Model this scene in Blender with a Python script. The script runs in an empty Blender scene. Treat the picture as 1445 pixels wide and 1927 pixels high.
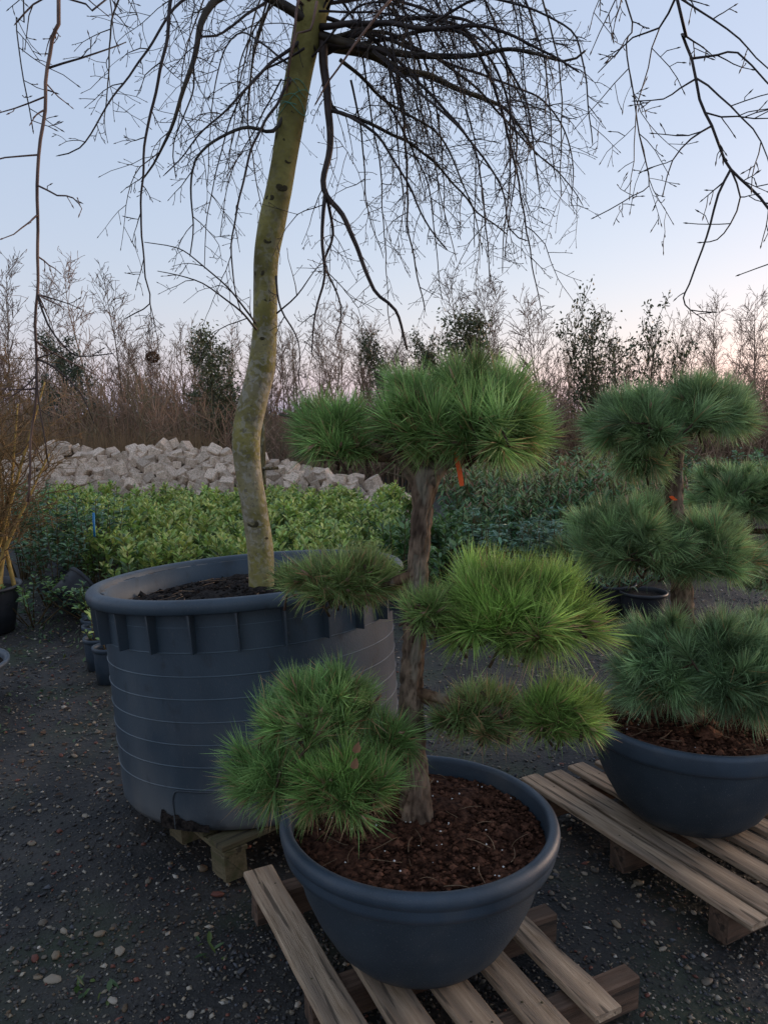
import bpy, bmesh, math
import numpy as np
from mathutils import Matrix, Vector

rad = math.radians
scene = bpy.context.scene
COL = scene.collection

# ------------------------------------------------------------------ camera
F_PX, PITCH, CAM_H = 1447.0, 7.0, 1.67
PW, PH = 1445.0, 1927.0
cam_data = bpy.data.cameras.new("camera")
cam = bpy.data.objects.new("camera", cam_data)
COL.objects.link(cam)
cam.location = (0, 0, CAM_H)
cam.rotation_euler = (rad(90 - PITCH), 0, 0)
cam_data.sensor_fit = 'HORIZONTAL'
cam_data.sensor_width = 36.0
cam_data.lens = 36.0 * F_PX / PW
cam_data.clip_start, cam_data.clip_end = 0.05, 4000
scene.camera = cam

# ------------------------------------------------------------------ sky, sun, exposure
SUN_EL, SUN_AZ = 0.5, 60.0            # degrees; azimuth to the right of the view axis (+Y)
world = bpy.data.worlds.new("World")
scene.world = world
world.use_nodes = True
wn, wl = world.node_tree.nodes, world.node_tree.links
wn.clear()
sky = wn.new('ShaderNodeTexSky')
sky.sky_type = 'NISHITA'
sky.sun_disc = False
sky.sun_elevation = rad(SUN_EL)
sky.sun_rotation = rad(SUN_AZ)
sky.altitude = 0
sky.air_density = 1.0
sky.dust_density = 1.2
sky.ozone_density = 2.0
hsv = wn.new('ShaderNodeHueSaturation')
hsv.inputs['Saturation'].default_value = 0.85
hsv.inputs['Value'].default_value = 0.40
veil = wn.new('ShaderNodeMix')          # an even veil of thin high cloud over the clear sky
veil.data_type = 'RGBA'
veil.blend_type = 'ADD'
veil.inputs[0].default_value = 1.0
veil.inputs[7].default_value = (0.280, 0.348, 0.495, 1)
bg = wn.new('ShaderNodeBackground')
bg.inputs['Strength'].default_value = 0.15
wo = wn.new('ShaderNodeOutputWorld')
warm = wn.new('ShaderNodeMix')          # dusty evening air
warm.data_type = 'RGBA'
warm.blend_type = 'MULTIPLY'
warm.inputs[0].default_value = 1.0
warm.inputs[7].default_value = (1.40, 1.0, 0.72, 1)
wl.new(sky.outputs[0], warm.inputs[6])
wl.new(warm.outputs[2], hsv.inputs['Color'])
wl.new(hsv.outputs[0], veil.inputs[6])
wl.new(veil.outputs[2], bg.inputs['Color'])
wl.new(bg.outputs[0], wo.inputs['Surface'])

sun_data = bpy.data.lights.new("sun", 'SUN')
sun_data.energy = 0.30
sun_data.angle = rad(25)
sun_data.color = (1.0, 0.78, 0.58)
sun = bpy.data.objects.new("sun", sun_data)
COL.objects.link(sun)
_sd = Vector((math.sin(rad(SUN_AZ)) * math.cos(rad(SUN_EL)), math.cos(rad(SUN_AZ)) * math.cos(rad(SUN_EL)), math.sin(rad(SUN_EL))))
_sd.z += 0.10                                     # the glow stands a little above the horizon line
sun.rotation_euler = _sd.to_track_quat('Z', 'Y').to_euler()

vs = scene.view_settings
vs.view_transform = 'Standard'
vs.look = 'None'
vs.gamma = 1.0
vs.exposure = 3.05
scene.render.engine = 'CYCLES'
scene.cycles.use_denoising = True
scene.cycles.max_bounces = 6
scene.cycles.diffuse_bounces = 4
scene.cycles.glossy_bounces = 2
scene.cycles.transmission_bounces = 4
scene.cycles.transparent_max_bounces = 4

# ------------------------------------------------------------------ helpers
RNG = np.random.default_rng(7)
_p = rad(PITCH)
FWD = np.array([0, math.cos(_p), -math.sin(_p)])
UPV = np.array([0, math.sin(_p), math.cos(_p)])
EYE = np.array([0, 0, CAM_H])


def ray(x, y):
    return FWD + UPV * (PH / 2 - y) / F_PX + np.array([1.0, 0, 0]) * (x - PW / 2) / F_PX


def at(x, y, Y):
    """photo pixel -> point on the upright plane at distance Y"""
    r = ray(x, y)
    return EYE + r * (Y / r[1])


def on(x, y, z):
    """photo pixel -> point on the level plane at height z"""
    r = ray(x, y)
    return EYE + r * ((z - CAM_H) / r[2])


def unit(v):
    v = np.asarray(v, float)
    return v / np.maximum(np.linalg.norm(v, axis=-1, keepdims=True), 1e-9)


def wob(p, s, seed=0):
    """cheap smooth noise in about -1..1 at points p (n,3)"""
    p = np.asarray(p, float) * s
    r = np.random.default_rng(seed)
    out = np.zeros(p.shape[0])
    for k in range(7):
        d = unit(r.normal(size=3)) * (0.7 + 0.35 * k)
        out += np.sin(p @ d * 2.2 + r.uniform(0, 6.28)) / (1 + 0.25 * k)
    return out / 3.2


class MB:
    """collects verts, tris, quads and a tint; build() links them as ONE mesh object"""

    def __init__(self):
        self.v, self.q, self.t, self.c, self.n = [], [], [], [], 0

    def add(self, v, quads=None, tris=None, col=(1, 1, 1)):
        v = np.asarray(v, float).reshape(-1, 3)
        if quads is not None and len(quads):
            self.q.append(np.asarray(quads, np.int64).reshape(-1, 4) + self.n)
        if tris is not None and len(tris):
            self.t.append(np.asarray(tris, np.int64).reshape(-1, 3) + self.n)
        c = np.asarray(col, float)
        self.c.append(np.broadcast_to(c, (len(v), 3)))
        self.v.append(v)
        self.n += len(v)
        return self

    def box(self, cx, cy, cz, sx, sy, sz, col=(1, 1, 1), M=None):
        s = np.array([[x, y, z] for z in (-.5, .5) for y in (-.5, .5) for x in (-.5, .5)]) * [sx, sy, sz]
        if M is not None:
            s = s @ np.asarray(M).T
        s = s + [cx, cy, cz]
        return self.add(s, [[0, 2, 3, 1], [4, 5, 7, 6], [0, 1, 5, 4], [2, 6, 7, 3], [1, 3, 7, 5], [0, 4, 6, 2]], col=col)

    def tube(self, pts, r, k=5, col=(1, 1, 1), cap=True, shape=None):
        pts = np.asarray(pts, float)
        n = len(pts)
        r = np.broadcast_to(np.asarray(r, float), (n,))
        tan = unit(np.gradient(pts, axis=0))
        ref = np.array([0, 0, 1.0]) if abs(tan[0][2]) < 0.9 else np.array([1.0, 0, 0])
        a = unit(np.cross(tan[0], ref))
        A = np.zeros((n, 3))
        for i in range(n):                       # parallel transport
            a = a - tan[i] * (a @ tan[i])
            a = a / max(np.linalg.norm(a), 1e-9)
            A[i] = a
        B = np.cross(tan, A)
        th = np.arange(k) * 2 * np.pi / k
        rr = r[:, None] * (shape if shape is not None else 1.0)
        rr = np.broadcast_to(rr, (n, k))
        v = pts[:, None] + rr[..., None] * (np.cos(th)[None, :, None] * A[:, None] + np.sin(th)[None, :, None] * B[:, None])
        i = np.arange(n - 1)[:, None] * k
        j = np.arange(k)[None]
        j2 = (j + 1) % k
        q = np.stack([i + j, i + j2, i + k + j2, i + k + j], -1).reshape(-1, 4)
        c = np.asarray(col, float)
        if c.ndim == 2:
            c = np.repeat(c, k, 0)
        vv = v.reshape(-1, 3)
        if cap:
            vv = np.vstack([vv, pts[:1], pts[-1:]])
            jj = np.arange(k)
            t = np.vstack([np.stack([(jj + 1) % k, jj, np.full(k, n * k)], -1),
                           np.stack([(n - 1) * k + jj, (n - 1) * k + (jj + 1) % k, np.full(k, n * k + 1)], -1)])
            if c.ndim == 2:
                c = np.vstack([c, c[:1], c[-1:]])
        else:
            t = None
        return self.add(vv, q, t, c)

    def lathe(self, prof, k=64, center=(0, 0, 0), col=(1, 1, 1), close=False):
        prof = np.asarray(prof, float)
        th = np.arange(k) * 2 * np.pi / k
        v = np.stack([prof[:, None, 0] * np.cos(th), prof[:, None, 0] * np.sin(th), np.repeat(prof[:, 1:2], k, 1)], -1)
        n = len(prof)
        i = np.arange(n - 1)[:, None] * k
        j = np.arange(k)[None]
        j2 = (j + 1) % k
        q = np.stack([i + j, i + j2, i + k + j2, i + k + j], -1).reshape(-1, 4)
        return self.add(v.reshape(-1, 3) + np.asarray(center), q, col=col)

    def blades(self, base, d, length, width, bend, col0, col1):
        """needles: flat tapering blades, 3 tris each, arrays of n"""
        n = len(base)
        d = unit(d)
        side = unit(np.cross(d, unit(RNG.normal(size=(n, 3)))))
        L = np.broadcast_to(length, (n,))[:, None]
        w = np.broadcast_to(width, (n,))[:, None] * 0.5
        mid = base + d * L * 0.5 + bend * 0.25
        tip = base + d * L + bend
        v = np.stack([base - side * w * .8, base + side * w * .8, mid - side * w, mid + side * w, tip], 1).reshape(-1, 3)
        o = np.arange(n)[:, None] * 5
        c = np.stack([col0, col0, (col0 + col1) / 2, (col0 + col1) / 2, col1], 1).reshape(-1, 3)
        return self.add(v, o + np.array([[0, 1, 3, 2]]), o + np.array([[2, 3, 4]]), c)

    def leaves(self, base, d, nrm, length, width, col, droop=0.15, fold=0.12):
        """8-vertex folded leaves, arrays of n"""
        n = len(base)
        d = unit(d)
        side = unit(np.cross(d, nrm))
        nn = np.cross(side, d)
        L = np.broadcast_to(length, (n,))[:, None]
        W = np.broadcast_to(width, (n,))[:, None] * .5
        g = np.array([0, 0, -1.0]) * L * droop
        s1, s2 = base + d * L * .33 + g * .12, base + d * L * .68 + g * .5
        up = nn * W * fold * 2.2
        v = np.stack([base, s1 - side * W * .9 + up, s1, s1 + side * W * .9 + up,
                      s2 - side * W * .82 + up, s2, s2 + side * W * .82 + up, base + d * L + g], 1).reshape(-1, 3)
        o = np.arange(n)[:, None, None] * 8
        t = o + np.array([[[0, 2, 1], [0, 3, 2], [4, 5, 7], [5, 6, 7]]])
        q = o + np.array([[[1, 2, 5, 4], [2, 3, 6, 5]]])
        return self.add(v, q.reshape(-1, 4), t.reshape(-1, 3), np.repeat(col, 8, 0))

    def mesh(self, name, mat, smooth=True):
        me = bpy.data.meshes.new(name)
        v = np.vstack(self.v)
        q = np.vstack(self.q) if self.q else np.zeros((0, 4), np.int64)
        t = np.vstack(self.t) if self.t else np.zeros((0, 3), np.int64)
        nl = q.size + t.size
        me.vertices.add(len(v))
        me.vertices.foreach_set("co", v.ravel().astype(np.float32))
        me.loops.add(nl)
        me.loops.foreach_set("vertex_index", np.concatenate([q.ravel(), t.ravel()]).astype(np.int32))
        me.polygons.add(len(q) + len(t))
        st = np.concatenate([np.arange(len(q)) * 4, q.size + np.arange(len(t)) * 3]).astype(np.int32)
        me.polygons.foreach_set("loop_start", st)
        if smooth:
            me.polygons.foreach_set("use_smooth", np.ones(len(st), bool))
        else:
            me.polygons.foreach_set("use_smooth", np.zeros(len(st), bool))
        ca = me.color_attributes.new("tint", 'FLOAT_COLOR', 'POINT')
        c = np.ones((len(v), 4), np.float32)
        c[:, :3] = np.vstack(self.c)
        ca.data.foreach_set("color", c.ravel())
        me.update(calc_edges=True)
        me.validate()
        me.materials.append(mat)
        return me

    def build(self, name, mat, parent=None, smooth=True):
        return link(name, self.mesh(name, mat, smooth), parent)


def link(name, data, parent=None, M=None):
    o = bpy.data.objects.new(name, data)
    COL.objects.link(o)
    if parent is not None:
        o.parent = parent
    if M is not None:
        o.matrix_local = M
    return o


def tag(o, label, cat, group=None, kind=None):
    o["label"] = label
    o["category"] = cat
    if group:
        o["group"] = group
    if kind:
        o["kind"] = kind
    return o


def thing(name, label, cat, loc=(0, 0, 0), group=None, rz=0.0):
    o = link(name, None)
    o.location = loc
    o.rotation_euler = (0, 0, rz)
    o.empty_display_size = 0.1
    return tag(o, label, cat, group)


def copy_tree(o, parent=None):
    c = o.copy()
    COL.objects.link(c)
    if parent is not None:
        c.parent = parent
    for ch in list(o.children):
        copy_tree(ch, c)
    return c


def smooth_path(pts, n=None, step=0.03):
    """Catmull-Rom through pts (n,k)"""
    p = np.asarray(pts, float)
    p = np.vstack([2 * p[0] - p[1], p, 2 * p[-1] - p[-2]])
    out = []
    for i in range(1, len(p) - 2):
        seg = np.linalg.norm(p[i + 1, :3] - p[i, :3])
        m = max(2, int(seg / step)) if n is None else n
        t = np.linspace(0, 1, m, endpoint=False)[:, None]
        out.append(.5 * (2 * p[i] + (p[i + 1] - p[i - 1]) * t + (2 * p[i - 1] - 5 * p[i] + 4 * p[i + 1] - p[i + 2]) * t ** 2
                         + (3 * p[i] - p[i - 1] - 3 * p[i + 1] + p[i + 2]) * t ** 3))
    out.append(p[-2:-1])
    return np.vstack(out)


# ------------------------------------------------------------------ materials
def mat(name, c1, c2=None, scale=8.0, rough=0.7, bump=0.0, bscale=60.0, detail=6.0, lo=0.35, hi=0.65, tint=False,
        spec=0.3, transl=0.0, objrand=0.0, stretch=None, extra=None):
    m = bpy.data.materials.new(name)
    m.use_nodes = True
    nt = m.node_tree
    N, L = nt.nodes, nt.links
    b = N["Principled BSDF"]
    b.inputs["Roughness"].default_value = rough
    b.inputs["Specular IOR Level"].default_value = spec
    tc = N.new('ShaderNodeTexCoord')
    vec = tc.outputs['Object']
    if stretch:
        mp = N.new('ShaderNodeMapping')
        mp.inputs['Scale'].default_value = stretch
        L.new(vec, mp.inputs[0])
        vec = mp.outputs[0]
    nz = N.new('ShaderNodeTexNoise')
    nz.inputs['Scale'].default_value = scale
    nz.inputs['Detail'].default_value = detail
    L.new(vec, nz.inputs['Vector'])
    cr = N.new('ShaderNodeValToRGB')
    cr.color_ramp.elements[0].position, cr.color_ramp.elements[1].position = lo, hi
    cr.color_ramp.elements[0].color = (*c1, 1)
    cr.color_ramp.elements[1].color = (*(c2 or c1), 1)
    L.new(nz.outputs['Fac'], cr.inputs[0])
    out = cr.outputs[0]

    def mul(a, bsock):
        x = N.new('ShaderNodeMix')
        x.data_type = 'RGBA'
        x.blend_type = 'MULTIPLY'
        x.inputs[0].default_value = 1.0
        L.new(a, x.inputs[6])
        L.new(bsock, x.inputs[7])
        return x.outputs[2]
    if tint:
        at_ = N.new('ShaderNodeAttribute')
        at_.attribute_name = "tint"
        out = mul(out, at_.outputs['Color'])
    if objrand:
        oi = N.new('ShaderNodeObjectInfo')
        mr = N.new('ShaderNodeMapRange')
        mr.inputs['To Min'].default_value = 1 - objrand
        mr.inputs['To Max'].default_value = 1 + objrand
        L.new(oi.outputs['Random'], mr.inputs['Value'])
        cb = N.new('ShaderNodeCombineColor')
        for i in range(3):
            L.new(mr.outputs[0], cb.inputs[i])
        out = mul(out, cb.outputs[0])
    if extra:
        out = extra(N, L, vec, out, b)
    L.new(out, b.inputs['Base Color'])
    if bump:
        n2 = N.new('ShaderNodeTexNoise')
        n2.inputs['Scale'].default_value = bscale
        n2.inputs['Detail'].default_value = 8
        L.new(vec, n2.inputs['Vector'])
        bp = N.new('ShaderNodeBump')
        bp.inputs['Strength'].default_value = bump
        bp.inputs['Distance'].default_value = 0.01
        L.new(n2.outputs['Fac'], bp.inputs['Height'])
        L.new(bp.outputs[0], b.inputs['Normal'])
    if transl:
        tr = N.new('ShaderNodeBsdfTranslucent')
        L.new(out, tr.inputs['Color'])
        mx = N.new('ShaderNodeMixShader')
        mx.inputs[0].default_value = transl
        L.new(b.outputs[0], mx.inputs[1])
        L.new(tr.outputs[0], mx.inputs[2])
        L.new(mx.outputs[0], N["Material Output"].inputs['Surface'])
    return m


def blend_patch(color, scale, lo, hi, amount=1.0, zlo=None, zhi=None, detail=5.0, off=0.0, dist=0.0):
    """a stain, lichen or dust patch with a shape of its own, optionally only over a height band"""
    def f(N, L, vec, out, b):
        nz = N.new('ShaderNodeTexNoise')
        nz.inputs['Scale'].default_value = scale
        nz.inputs['Detail'].default_value = detail
        nz.inputs['Distortion'].default_value = dist
        mp = N.new('ShaderNodeMapping')
        mp.inputs['Location'].default_value = (off, off * 1.7, off * .3)
        L.new(vec, mp.inputs[0])
        L.new(mp.outputs[0], nz.inputs['Vector'])
        mr = N.new('ShaderNodeMapRange')
        mr.inputs['From Min'].default_value = lo
        mr.inputs['From Max'].default_value = hi
        mr.inputs['To Max'].default_value = amount
        L.new(nz.outputs['Fac'], mr.inputs['Value'])
        fac = mr.outputs[0]
        if zlo is not None:
            sp = N.new('ShaderNodeSeparateXYZ')
            L.new(vec, sp.inputs[0])
            m2 = N.new('ShaderNodeMapRange')
            m2.inputs['From Min'].default_value = zlo
            m2.inputs['From Max'].default_value = zhi
            L.new(sp.outputs['Z'], m2.inputs['Value'])
            mm = N.new('ShaderNodeMath')
            mm.operation = 'MULTIPLY'
            L.new(fac, mm.inputs[0])
            L.new(m2.outputs[0], mm.inputs[1])
            fac = mm.outputs[0]
        x = N.new('ShaderNodeMix')
        x.data_type = 'RGBA'
        L.new(fac, x.inputs[0])
        L.new(out, x.inputs[6])
        x.inputs[7].default_value = (*color, 1)
        return x.outputs[2]
    return f


def chain(*fs):
    def f(N, L, vec, out, b):
        for g in fs:
            out = g(N, L, vec, out, b)
        return out
    return f


M = {}
M['ground'] = mat('dark_gravel_soil', (0.012, 0.012, 0.012), (0.045, 0.040, 0.034), scale=3.0, rough=0.75, bump=0.9, bscale=45, detail=12, spec=.35,
                  extra=chain(blend_patch((0.10, 0.085, 0.065), 90, .60, .72, .7), blend_patch((0.03, 0.045, 0.018), 1.6, .52, .66, .55),
                              blend_patch((0.06, 0.06, 0.065), 150, .62, .7, .8, off=3)))
M['stone'] = mat('pebble_stone', (0.9, 0.9, 0.9), (1.1, 1.05, 1.0), scale=40, rough=0.62, bump=.3, bscale=120, tint=True, spec=.4)
M['plastic'] = mat('dark_blue_grey_plastic', (0.026, 0.041, 0.058), (0.043, 0.064, 0.088), scale=5, rough=0.5, bump=.12, bscale=220, spec=.4, tint=True,
                   extra=chain(blend_patch((0.11, 0.12, 0.13), 260, .63, .70, .5), blend_patch((0.12, 0.12, 0.115), 6, .5, .75, .45, off=5), blend_patch((0.16, 0.15, 0.13), 11, .42, .7, .6, zlo=.10, zhi=.0, off=1)))
M['tub'] = mat('weathered_tub_plastic', (0.028, 0.045, 0.062), (0.050, 0.073, 0.094), scale=4, rough=0.55, bump=.12, bscale=200, spec=.4, tint=True,
               stretch=(1, 1, .5),
               extra=chain(blend_patch((0.20, 0.19, 0.17), 3.0, .30, .66, .8, zlo=.16, zhi=.0), blend_patch((0.10, 0.10, 0.10), 120, .60, .72, .35),
                           blend_patch((0.15, 0.145, 0.135), 2.4, .50, .72, .5, off=4), blend_patch((0.02, 0.022, 0.024), 16, .60, .72, .5, off=8)))
M['bowlbody'] = mat('matt_bowl_plastic', (0.025, 0.037, 0.049), (0.040, 0.056, 0.072), scale=5, rough=0.7, bump=.25, bscale=260, spec=.3, tint=True,
                    extra=chain(blend_patch((0.13, 0.14, 0.145), 190, .62, .70, .6), blend_patch((0.11, 0.11, 0.105), 6, .48, .75, .35, off=5),
                                blend_patch((0.17, 0.16, 0.14), 11, .40, .7, .7, zlo=.09, zhi=.0, off=1)))
M['limescale'] = mat('limescale_film', (0.34, 0.30, 0.235), (0.075, 0.085, 0.10), scale=1.8, rough=.7, bump=.1, bscale=100, lo=.46, hi=.64)
M['blackpot'] = mat('black_pot_plastic', (0.012, 0.014, 0.018), (0.024, 0.027, 0.032), scale=6, rough=.5, spec=.4)
M['soil'] = mat('red_brown_peat', (0.022, 0.010, 0.0065), (0.125, 0.056, 0.034), scale=55, rough=.95, bump=1.0, bscale=110, detail=10, spec=.1, tint=True)
M['darksoil'] = mat('black_potting_soil', (0.007, 0.006, 0.006), (0.035, 0.028, 0.024), scale=50, rough=.95, bump=1.0, bscale=100, detail=10, spec=.1, tint=True)
M['fibre'] = mat('dry_fibre', (0.20, 0.12, 0.07), (0.30, 0.2, 0.12), scale=30, rough=.8, tint=True)
M['perlite'] = mat('white_perlite', (0.75, 0.75, 0.72), rough=.8)


def wood(name, c1, c2, stain, stain_amt):
    return mat(name, c1, c2, scale=2.2, rough=.8, bump=.5, bscale=9, detail=9, spec=.2, tint=True, stretch=(3, 40, 40), lo=.3, hi=.7,
               extra=chain(blend_patch(stain, .55, .50, .66, stain_amt, detail=9), blend_patch((0.03, 0.025, 0.02), 1.1, .60, .66, .7, off=7, detail=3)))


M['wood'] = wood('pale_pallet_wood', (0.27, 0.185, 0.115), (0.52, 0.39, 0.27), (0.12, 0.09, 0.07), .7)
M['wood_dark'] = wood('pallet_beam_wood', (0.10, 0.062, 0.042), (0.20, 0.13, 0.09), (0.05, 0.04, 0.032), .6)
M['wood_green'] = wood('algae_pallet_wood', (0.085, 0.07, 0.038), (0.16, 0.13, 0.075), (0.06, 0.065, 0.025), .7)
M['bark'] = mat('pine_bark', (0.08, 0.057, 0.043), (0.29, 0.215, 0.155), scale=22, rough=.9, bump=1.0, bscale=45, detail=9, spec=.1, tint=True,
                stretch=(1, 1, .45), extra=chain(blend_patch((0.28, 0.27, 0.21), 14, .56, .66, .6), blend_patch((0.05, 0.03, 0.02), 60, .58, .66, .5, off=2)))
M['beech'] = mat('algae_beech_bark', (0.15, 0.13, 0.034), (0.29, 0.255, 0.085), scale=7, rough=.8, bump=.6, bscale=50, spec=.2, tint=True,
                 extra=chain(blend_patch((0.075, 0.066, 0.026), 9, .50, .68, .6, off=9),
                             blend_patch((0.30, 0.26, 0.19), 6, .42, .62, .6, zlo=2.3, zhi=1.7),
                             blend_patch((0.36, 0.34, 0.29), 34, .50, .58, .52, zlo=2.75, zhi=1.9, detail=4, off=3, dist=.6),
                             blend_patch((0.115, 0.10, 0.075), 48, .58, .63, .6, detail=3, off=6, zlo=3.2, zhi=2.0),
                             blend_patch((0.28, 0.24, 0.075), 5, .36, .60, .85, zlo=1.25, zhi=1.0, off=2)))
M['twig'] = mat('dark_beech_twig', (0.017, 0.012, 0.011), (0.045, 0.032, 0.026), scale=14, rough=.6, tint=True)
M['knot'] = mat('dark_bark_knot', (0.032, 0.026, 0.014), (0.12, 0.10, 0.045), scale=40, rough=.9, bump=.8, bscale=90)
M['needle'] = mat('pine_needles', (1.7, 1.7, 1.65), (2.2, 2.2, 2.05), scale=9, rough=.45, tint=True, transl=.3, spec=.4)
M['bud'] = mat('pine_buds', (0.16, 0.10, 0.075), (0.26, 0.19, 0.16), scale=30, rough=.7, tint=True)
M['leaf'] = mat('glossy_leaves', (1.05, 1.0, 0.95), (1.45, 1.36, 1.25), scale=6, rough=.38, tint=True, transl=.22, spec=.5, objrand=.16)
M['wooddistant'] = mat('distant_bare_wood', (1.2, 1.15, 1.1), (1.7, 1.6, 1.5), scale=1.5, rough=.9, tint=True, spec=.1, objrand=.18)
M['cobble'] = mat('granite_cobble', (0.42, 0.315, 0.235), (0.68, 0.54, 0.42), scale=9, rough=.85, bump=.5, bscale=40, detail=9, objrand=.28, spec=.2,
                  extra=chain(blend_patch((0.20, 0.185, 0.12), 7, .52, .66, .6, off=3)))
M['rubble'] = mat('granite_rubble', (0.10, 0.078, 0.060), (0.30, 0.24, 0.19), scale=5, rough=.9, bump=.8, bscale=20)
M['orange'] = mat('orange_label_plastic', (0.85, 0.10, 0.012), (0.9, 0.14, 0.02), scale=60, rough=.5)
M['blue'] = mat('blue_cane_plastic', (0.03, 0.19, 0.42), rough=.5)
M['twine'] = mat('green_twine', (0.10, 0.30, 0.22), rough=.8)
M['grass'] = mat('dry_grass', (0.9, 0.9, 0.9), (1.1, 1.1, 1.1), rough=.8, tint=True, transl=.2)

# ------------------------------------------------------------------ ground
mb = MB()
gx = np.concatenate([np.linspace(-900, -8, 12), np.linspace(-7.5, 7.5, 151), np.linspace(8, 900, 12)])
gy = np.concatenate([np.linspace(-60, 0.5, 5), np.linspace(.6, 9, 120), np.linspace(9.5, 40, 20), np.linspace(60, 2500, 10)])
X, Y = np.meshgrid(gx, gy)
Pg = np.stack([X.ravel(), Y.ravel(), np.zeros(X.size)], -1)
nearw = np.clip(1 - (np.abs(Pg[:, 1]) - 7) / 3, 0, 1) * np.clip(1 - (np.abs(Pg[:, 0]) - 6) / 2, 0, 1)


def ground_z(p):
    return (wob(p * [1, 1, 0], 1.1, 3) * .012 + wob(p * [1, 1, 0], 5.0, 4) * .006) - .012


Pg[:, 2] = ground_z(Pg) * nearw
nx = len(gx)
ii = (np.arange(len(gy) - 1)[:, None] * nx + np.arange(nx - 1)[None]).ravel()
mb.add(Pg, np.stack([ii, ii + 1, ii + nx + 1, ii + nx], -1))
ground = mb.build('ground', M['ground'])
ground["kind"] = "structure"
ground["label"] = "dark wet gravelly nursery ground with scattered pebbles"


def stone_mesh(seed):
    r = np.random.default_rng(seed)
    bm = bmesh.new()
    bmesh.ops.create_icosphere(bm, subdivisions=1, radius=1)
    for v in bm.verts:
        v.co *= r.uniform(.78, 1.15)
    v = np.array([x.co[:] for x in bm.verts])
    t = np.array([[w.index for w in f.verts] for f in bm.faces])
    bm.free()
    return v, t


STONE_COL = np.array([(0.030, 0.030, 0.032), (0.05, 0.048, 0.045), (0.085, 0.075, 0.06), (0.13, 0.115, 0.09), (0.20, 0.165, 0.115),
                      (0.27, 0.24, 0.19), (0.13, 0.045, 0.03), (0.06, 0.065, 0.075), (0.10, 0.07, 0.04), (0.36, 0.33, 0.28)])
STONE_P = np.array([.30, .20, .13, .10, .07, .045, .035, .06, .04, .02])


def in_view_ground(n, rng, dmin=1.45, dmax=7.5, power=1.6):
    """random ground points that the photograph shows"""
    d = dmin + (dmax - dmin) * rng.uniform(0, 1, n) ** power
    x = rng.uniform(-.56, .56, n) * d
    return np.stack([x, d, np.zeros(n)], -1)


# fine gravel: nobody could count it
rg = np.random.default_rng(11)
oct_v = np.array([[1, 0, 0], [-1, 0, 0], [0, 1, 0], [0, -1, 0], [0, 0, 1], [0, 0, -1.]])
oct_t = np.array([[0, 2, 4], [2, 1, 4], [1, 3, 4], [3, 0, 4], [2, 0, 5], [1, 2, 5], [3, 1, 5], [0, 3, 5]])
NG = 74000
pg = in_view_ground(NG, rg)
pg[:, 2] = ground_z(pg)
sz = np.minimum(np.exp(rg.normal(math.log(.0044), .5, NG)), .0115) * (0.85 + pg[:, 1] * .09)
dirt = wob(pg, 1.7, 8)
keep = rg.uniform(-1.1, 1.4, NG) > -dirt * .8 - .25
pg, sz = pg[keep], sz[keep]
n = len(pg)
th = rg.uniform(0, 6.28, n)
V = oct_v[None] * rg.uniform(.6, 1.3, (n, 6, 1)) * sz[:, None, None] * np.stack([rg.uniform(.8, 1.5, n), rg.uniform(.7, 1.1, n), rg.uniform(.4, .8, n)], -1)[:, None]
c_, s_ = np.cos(th)[:, None], np.sin(th)[:, None]
V = np.stack([V[..., 0] * c_ - V[..., 1] * s_, V[..., 0] * s_ + V[..., 1] * c_, V[..., 2]], -1)
# tilt a little
V[..., 2] += V[..., 0] * rg.normal(0, .3, n)[:, None]
V += (pg + np.stack([np.zeros(n), np.zeros(n), sz * .22], -1))[:, None]
colr = STONE_COL[rg.choice(len(STONE_COL), n, p=STONE_P / STONE_P.sum())] * rg.uniform(.7, 1.5, (n, 1))
mb = MB().add(V.reshape(-1, 3), None, (np.arange(n)[:, None, None] * 6 + oct_t[None]).reshape(-1, 3), np.repeat(colr, 6, 0))
gr = mb.build('gravel', M['stone'], ground, smooth=True)
gr["kind"] = "stuff"

# pebbles that can be told apart, pieces of the ground
peb_meshes = []
for s in range(10):
    v, t = stone_mesh(100 + s)
    c = STONE_COL[[4, 5, 3, 6, 8, 9, 7, 2, 4, 5][s]] * [1, .95, .9]
    peb_meshes.append(MB().add(v, None, t, c).mesh('pebble', M['stone'], smooth=True))
rp = np.random.default_rng(5)
PEB = []
for x, y in [(105, 1795), (100, 1840), (80, 1735), (65, 1802), (235, 1895), (212, 1880), (195, 1880), (215, 1740), (370, 1757), (225, 1790), (187, 1755),
             (120, 1750), (278, 1656), (410, 1680), (383, 1632), (120, 1332), (182, 1362), (75, 1418), (140, 1420), (205, 1470), (60, 1585), (160, 1535),
             (183, 1375), (180, 1395), (40, 1430), (1350, 1750), (1265, 1710), (1120, 1635), (1200, 1660), (1100, 1640), (1160, 1740), (1247, 1787), (1330, 1850)]:
    PEB.append((x, y, rp.uniform(.011, .019)))
for k in range(110):
    q = in_view_ground(1, rp, 1.5, 5.2, 1.2)[0]
    PEB.append((None, q, rp.uniform(.008, .014)))
for k, (x, y, s) in enumerate(PEB):
    p = on(x, y, 0) if x is not None else y
    z = ground_z(np.array([p]))[0]
    o = link('pebble', peb_meshes[k % 10], ground)
    o.location = (p[0], p[1], z + s * .25)
    o.scale = (s * rp.uniform(1, 1.7), s * rp.uniform(.8, 1.1), s * rp.uniform(.5, .75))
    o.rotation_euler = (rp.uniform(-.2, .2), rp.uniform(-.2, .2), rp.uniform(0, 6.28))

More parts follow.
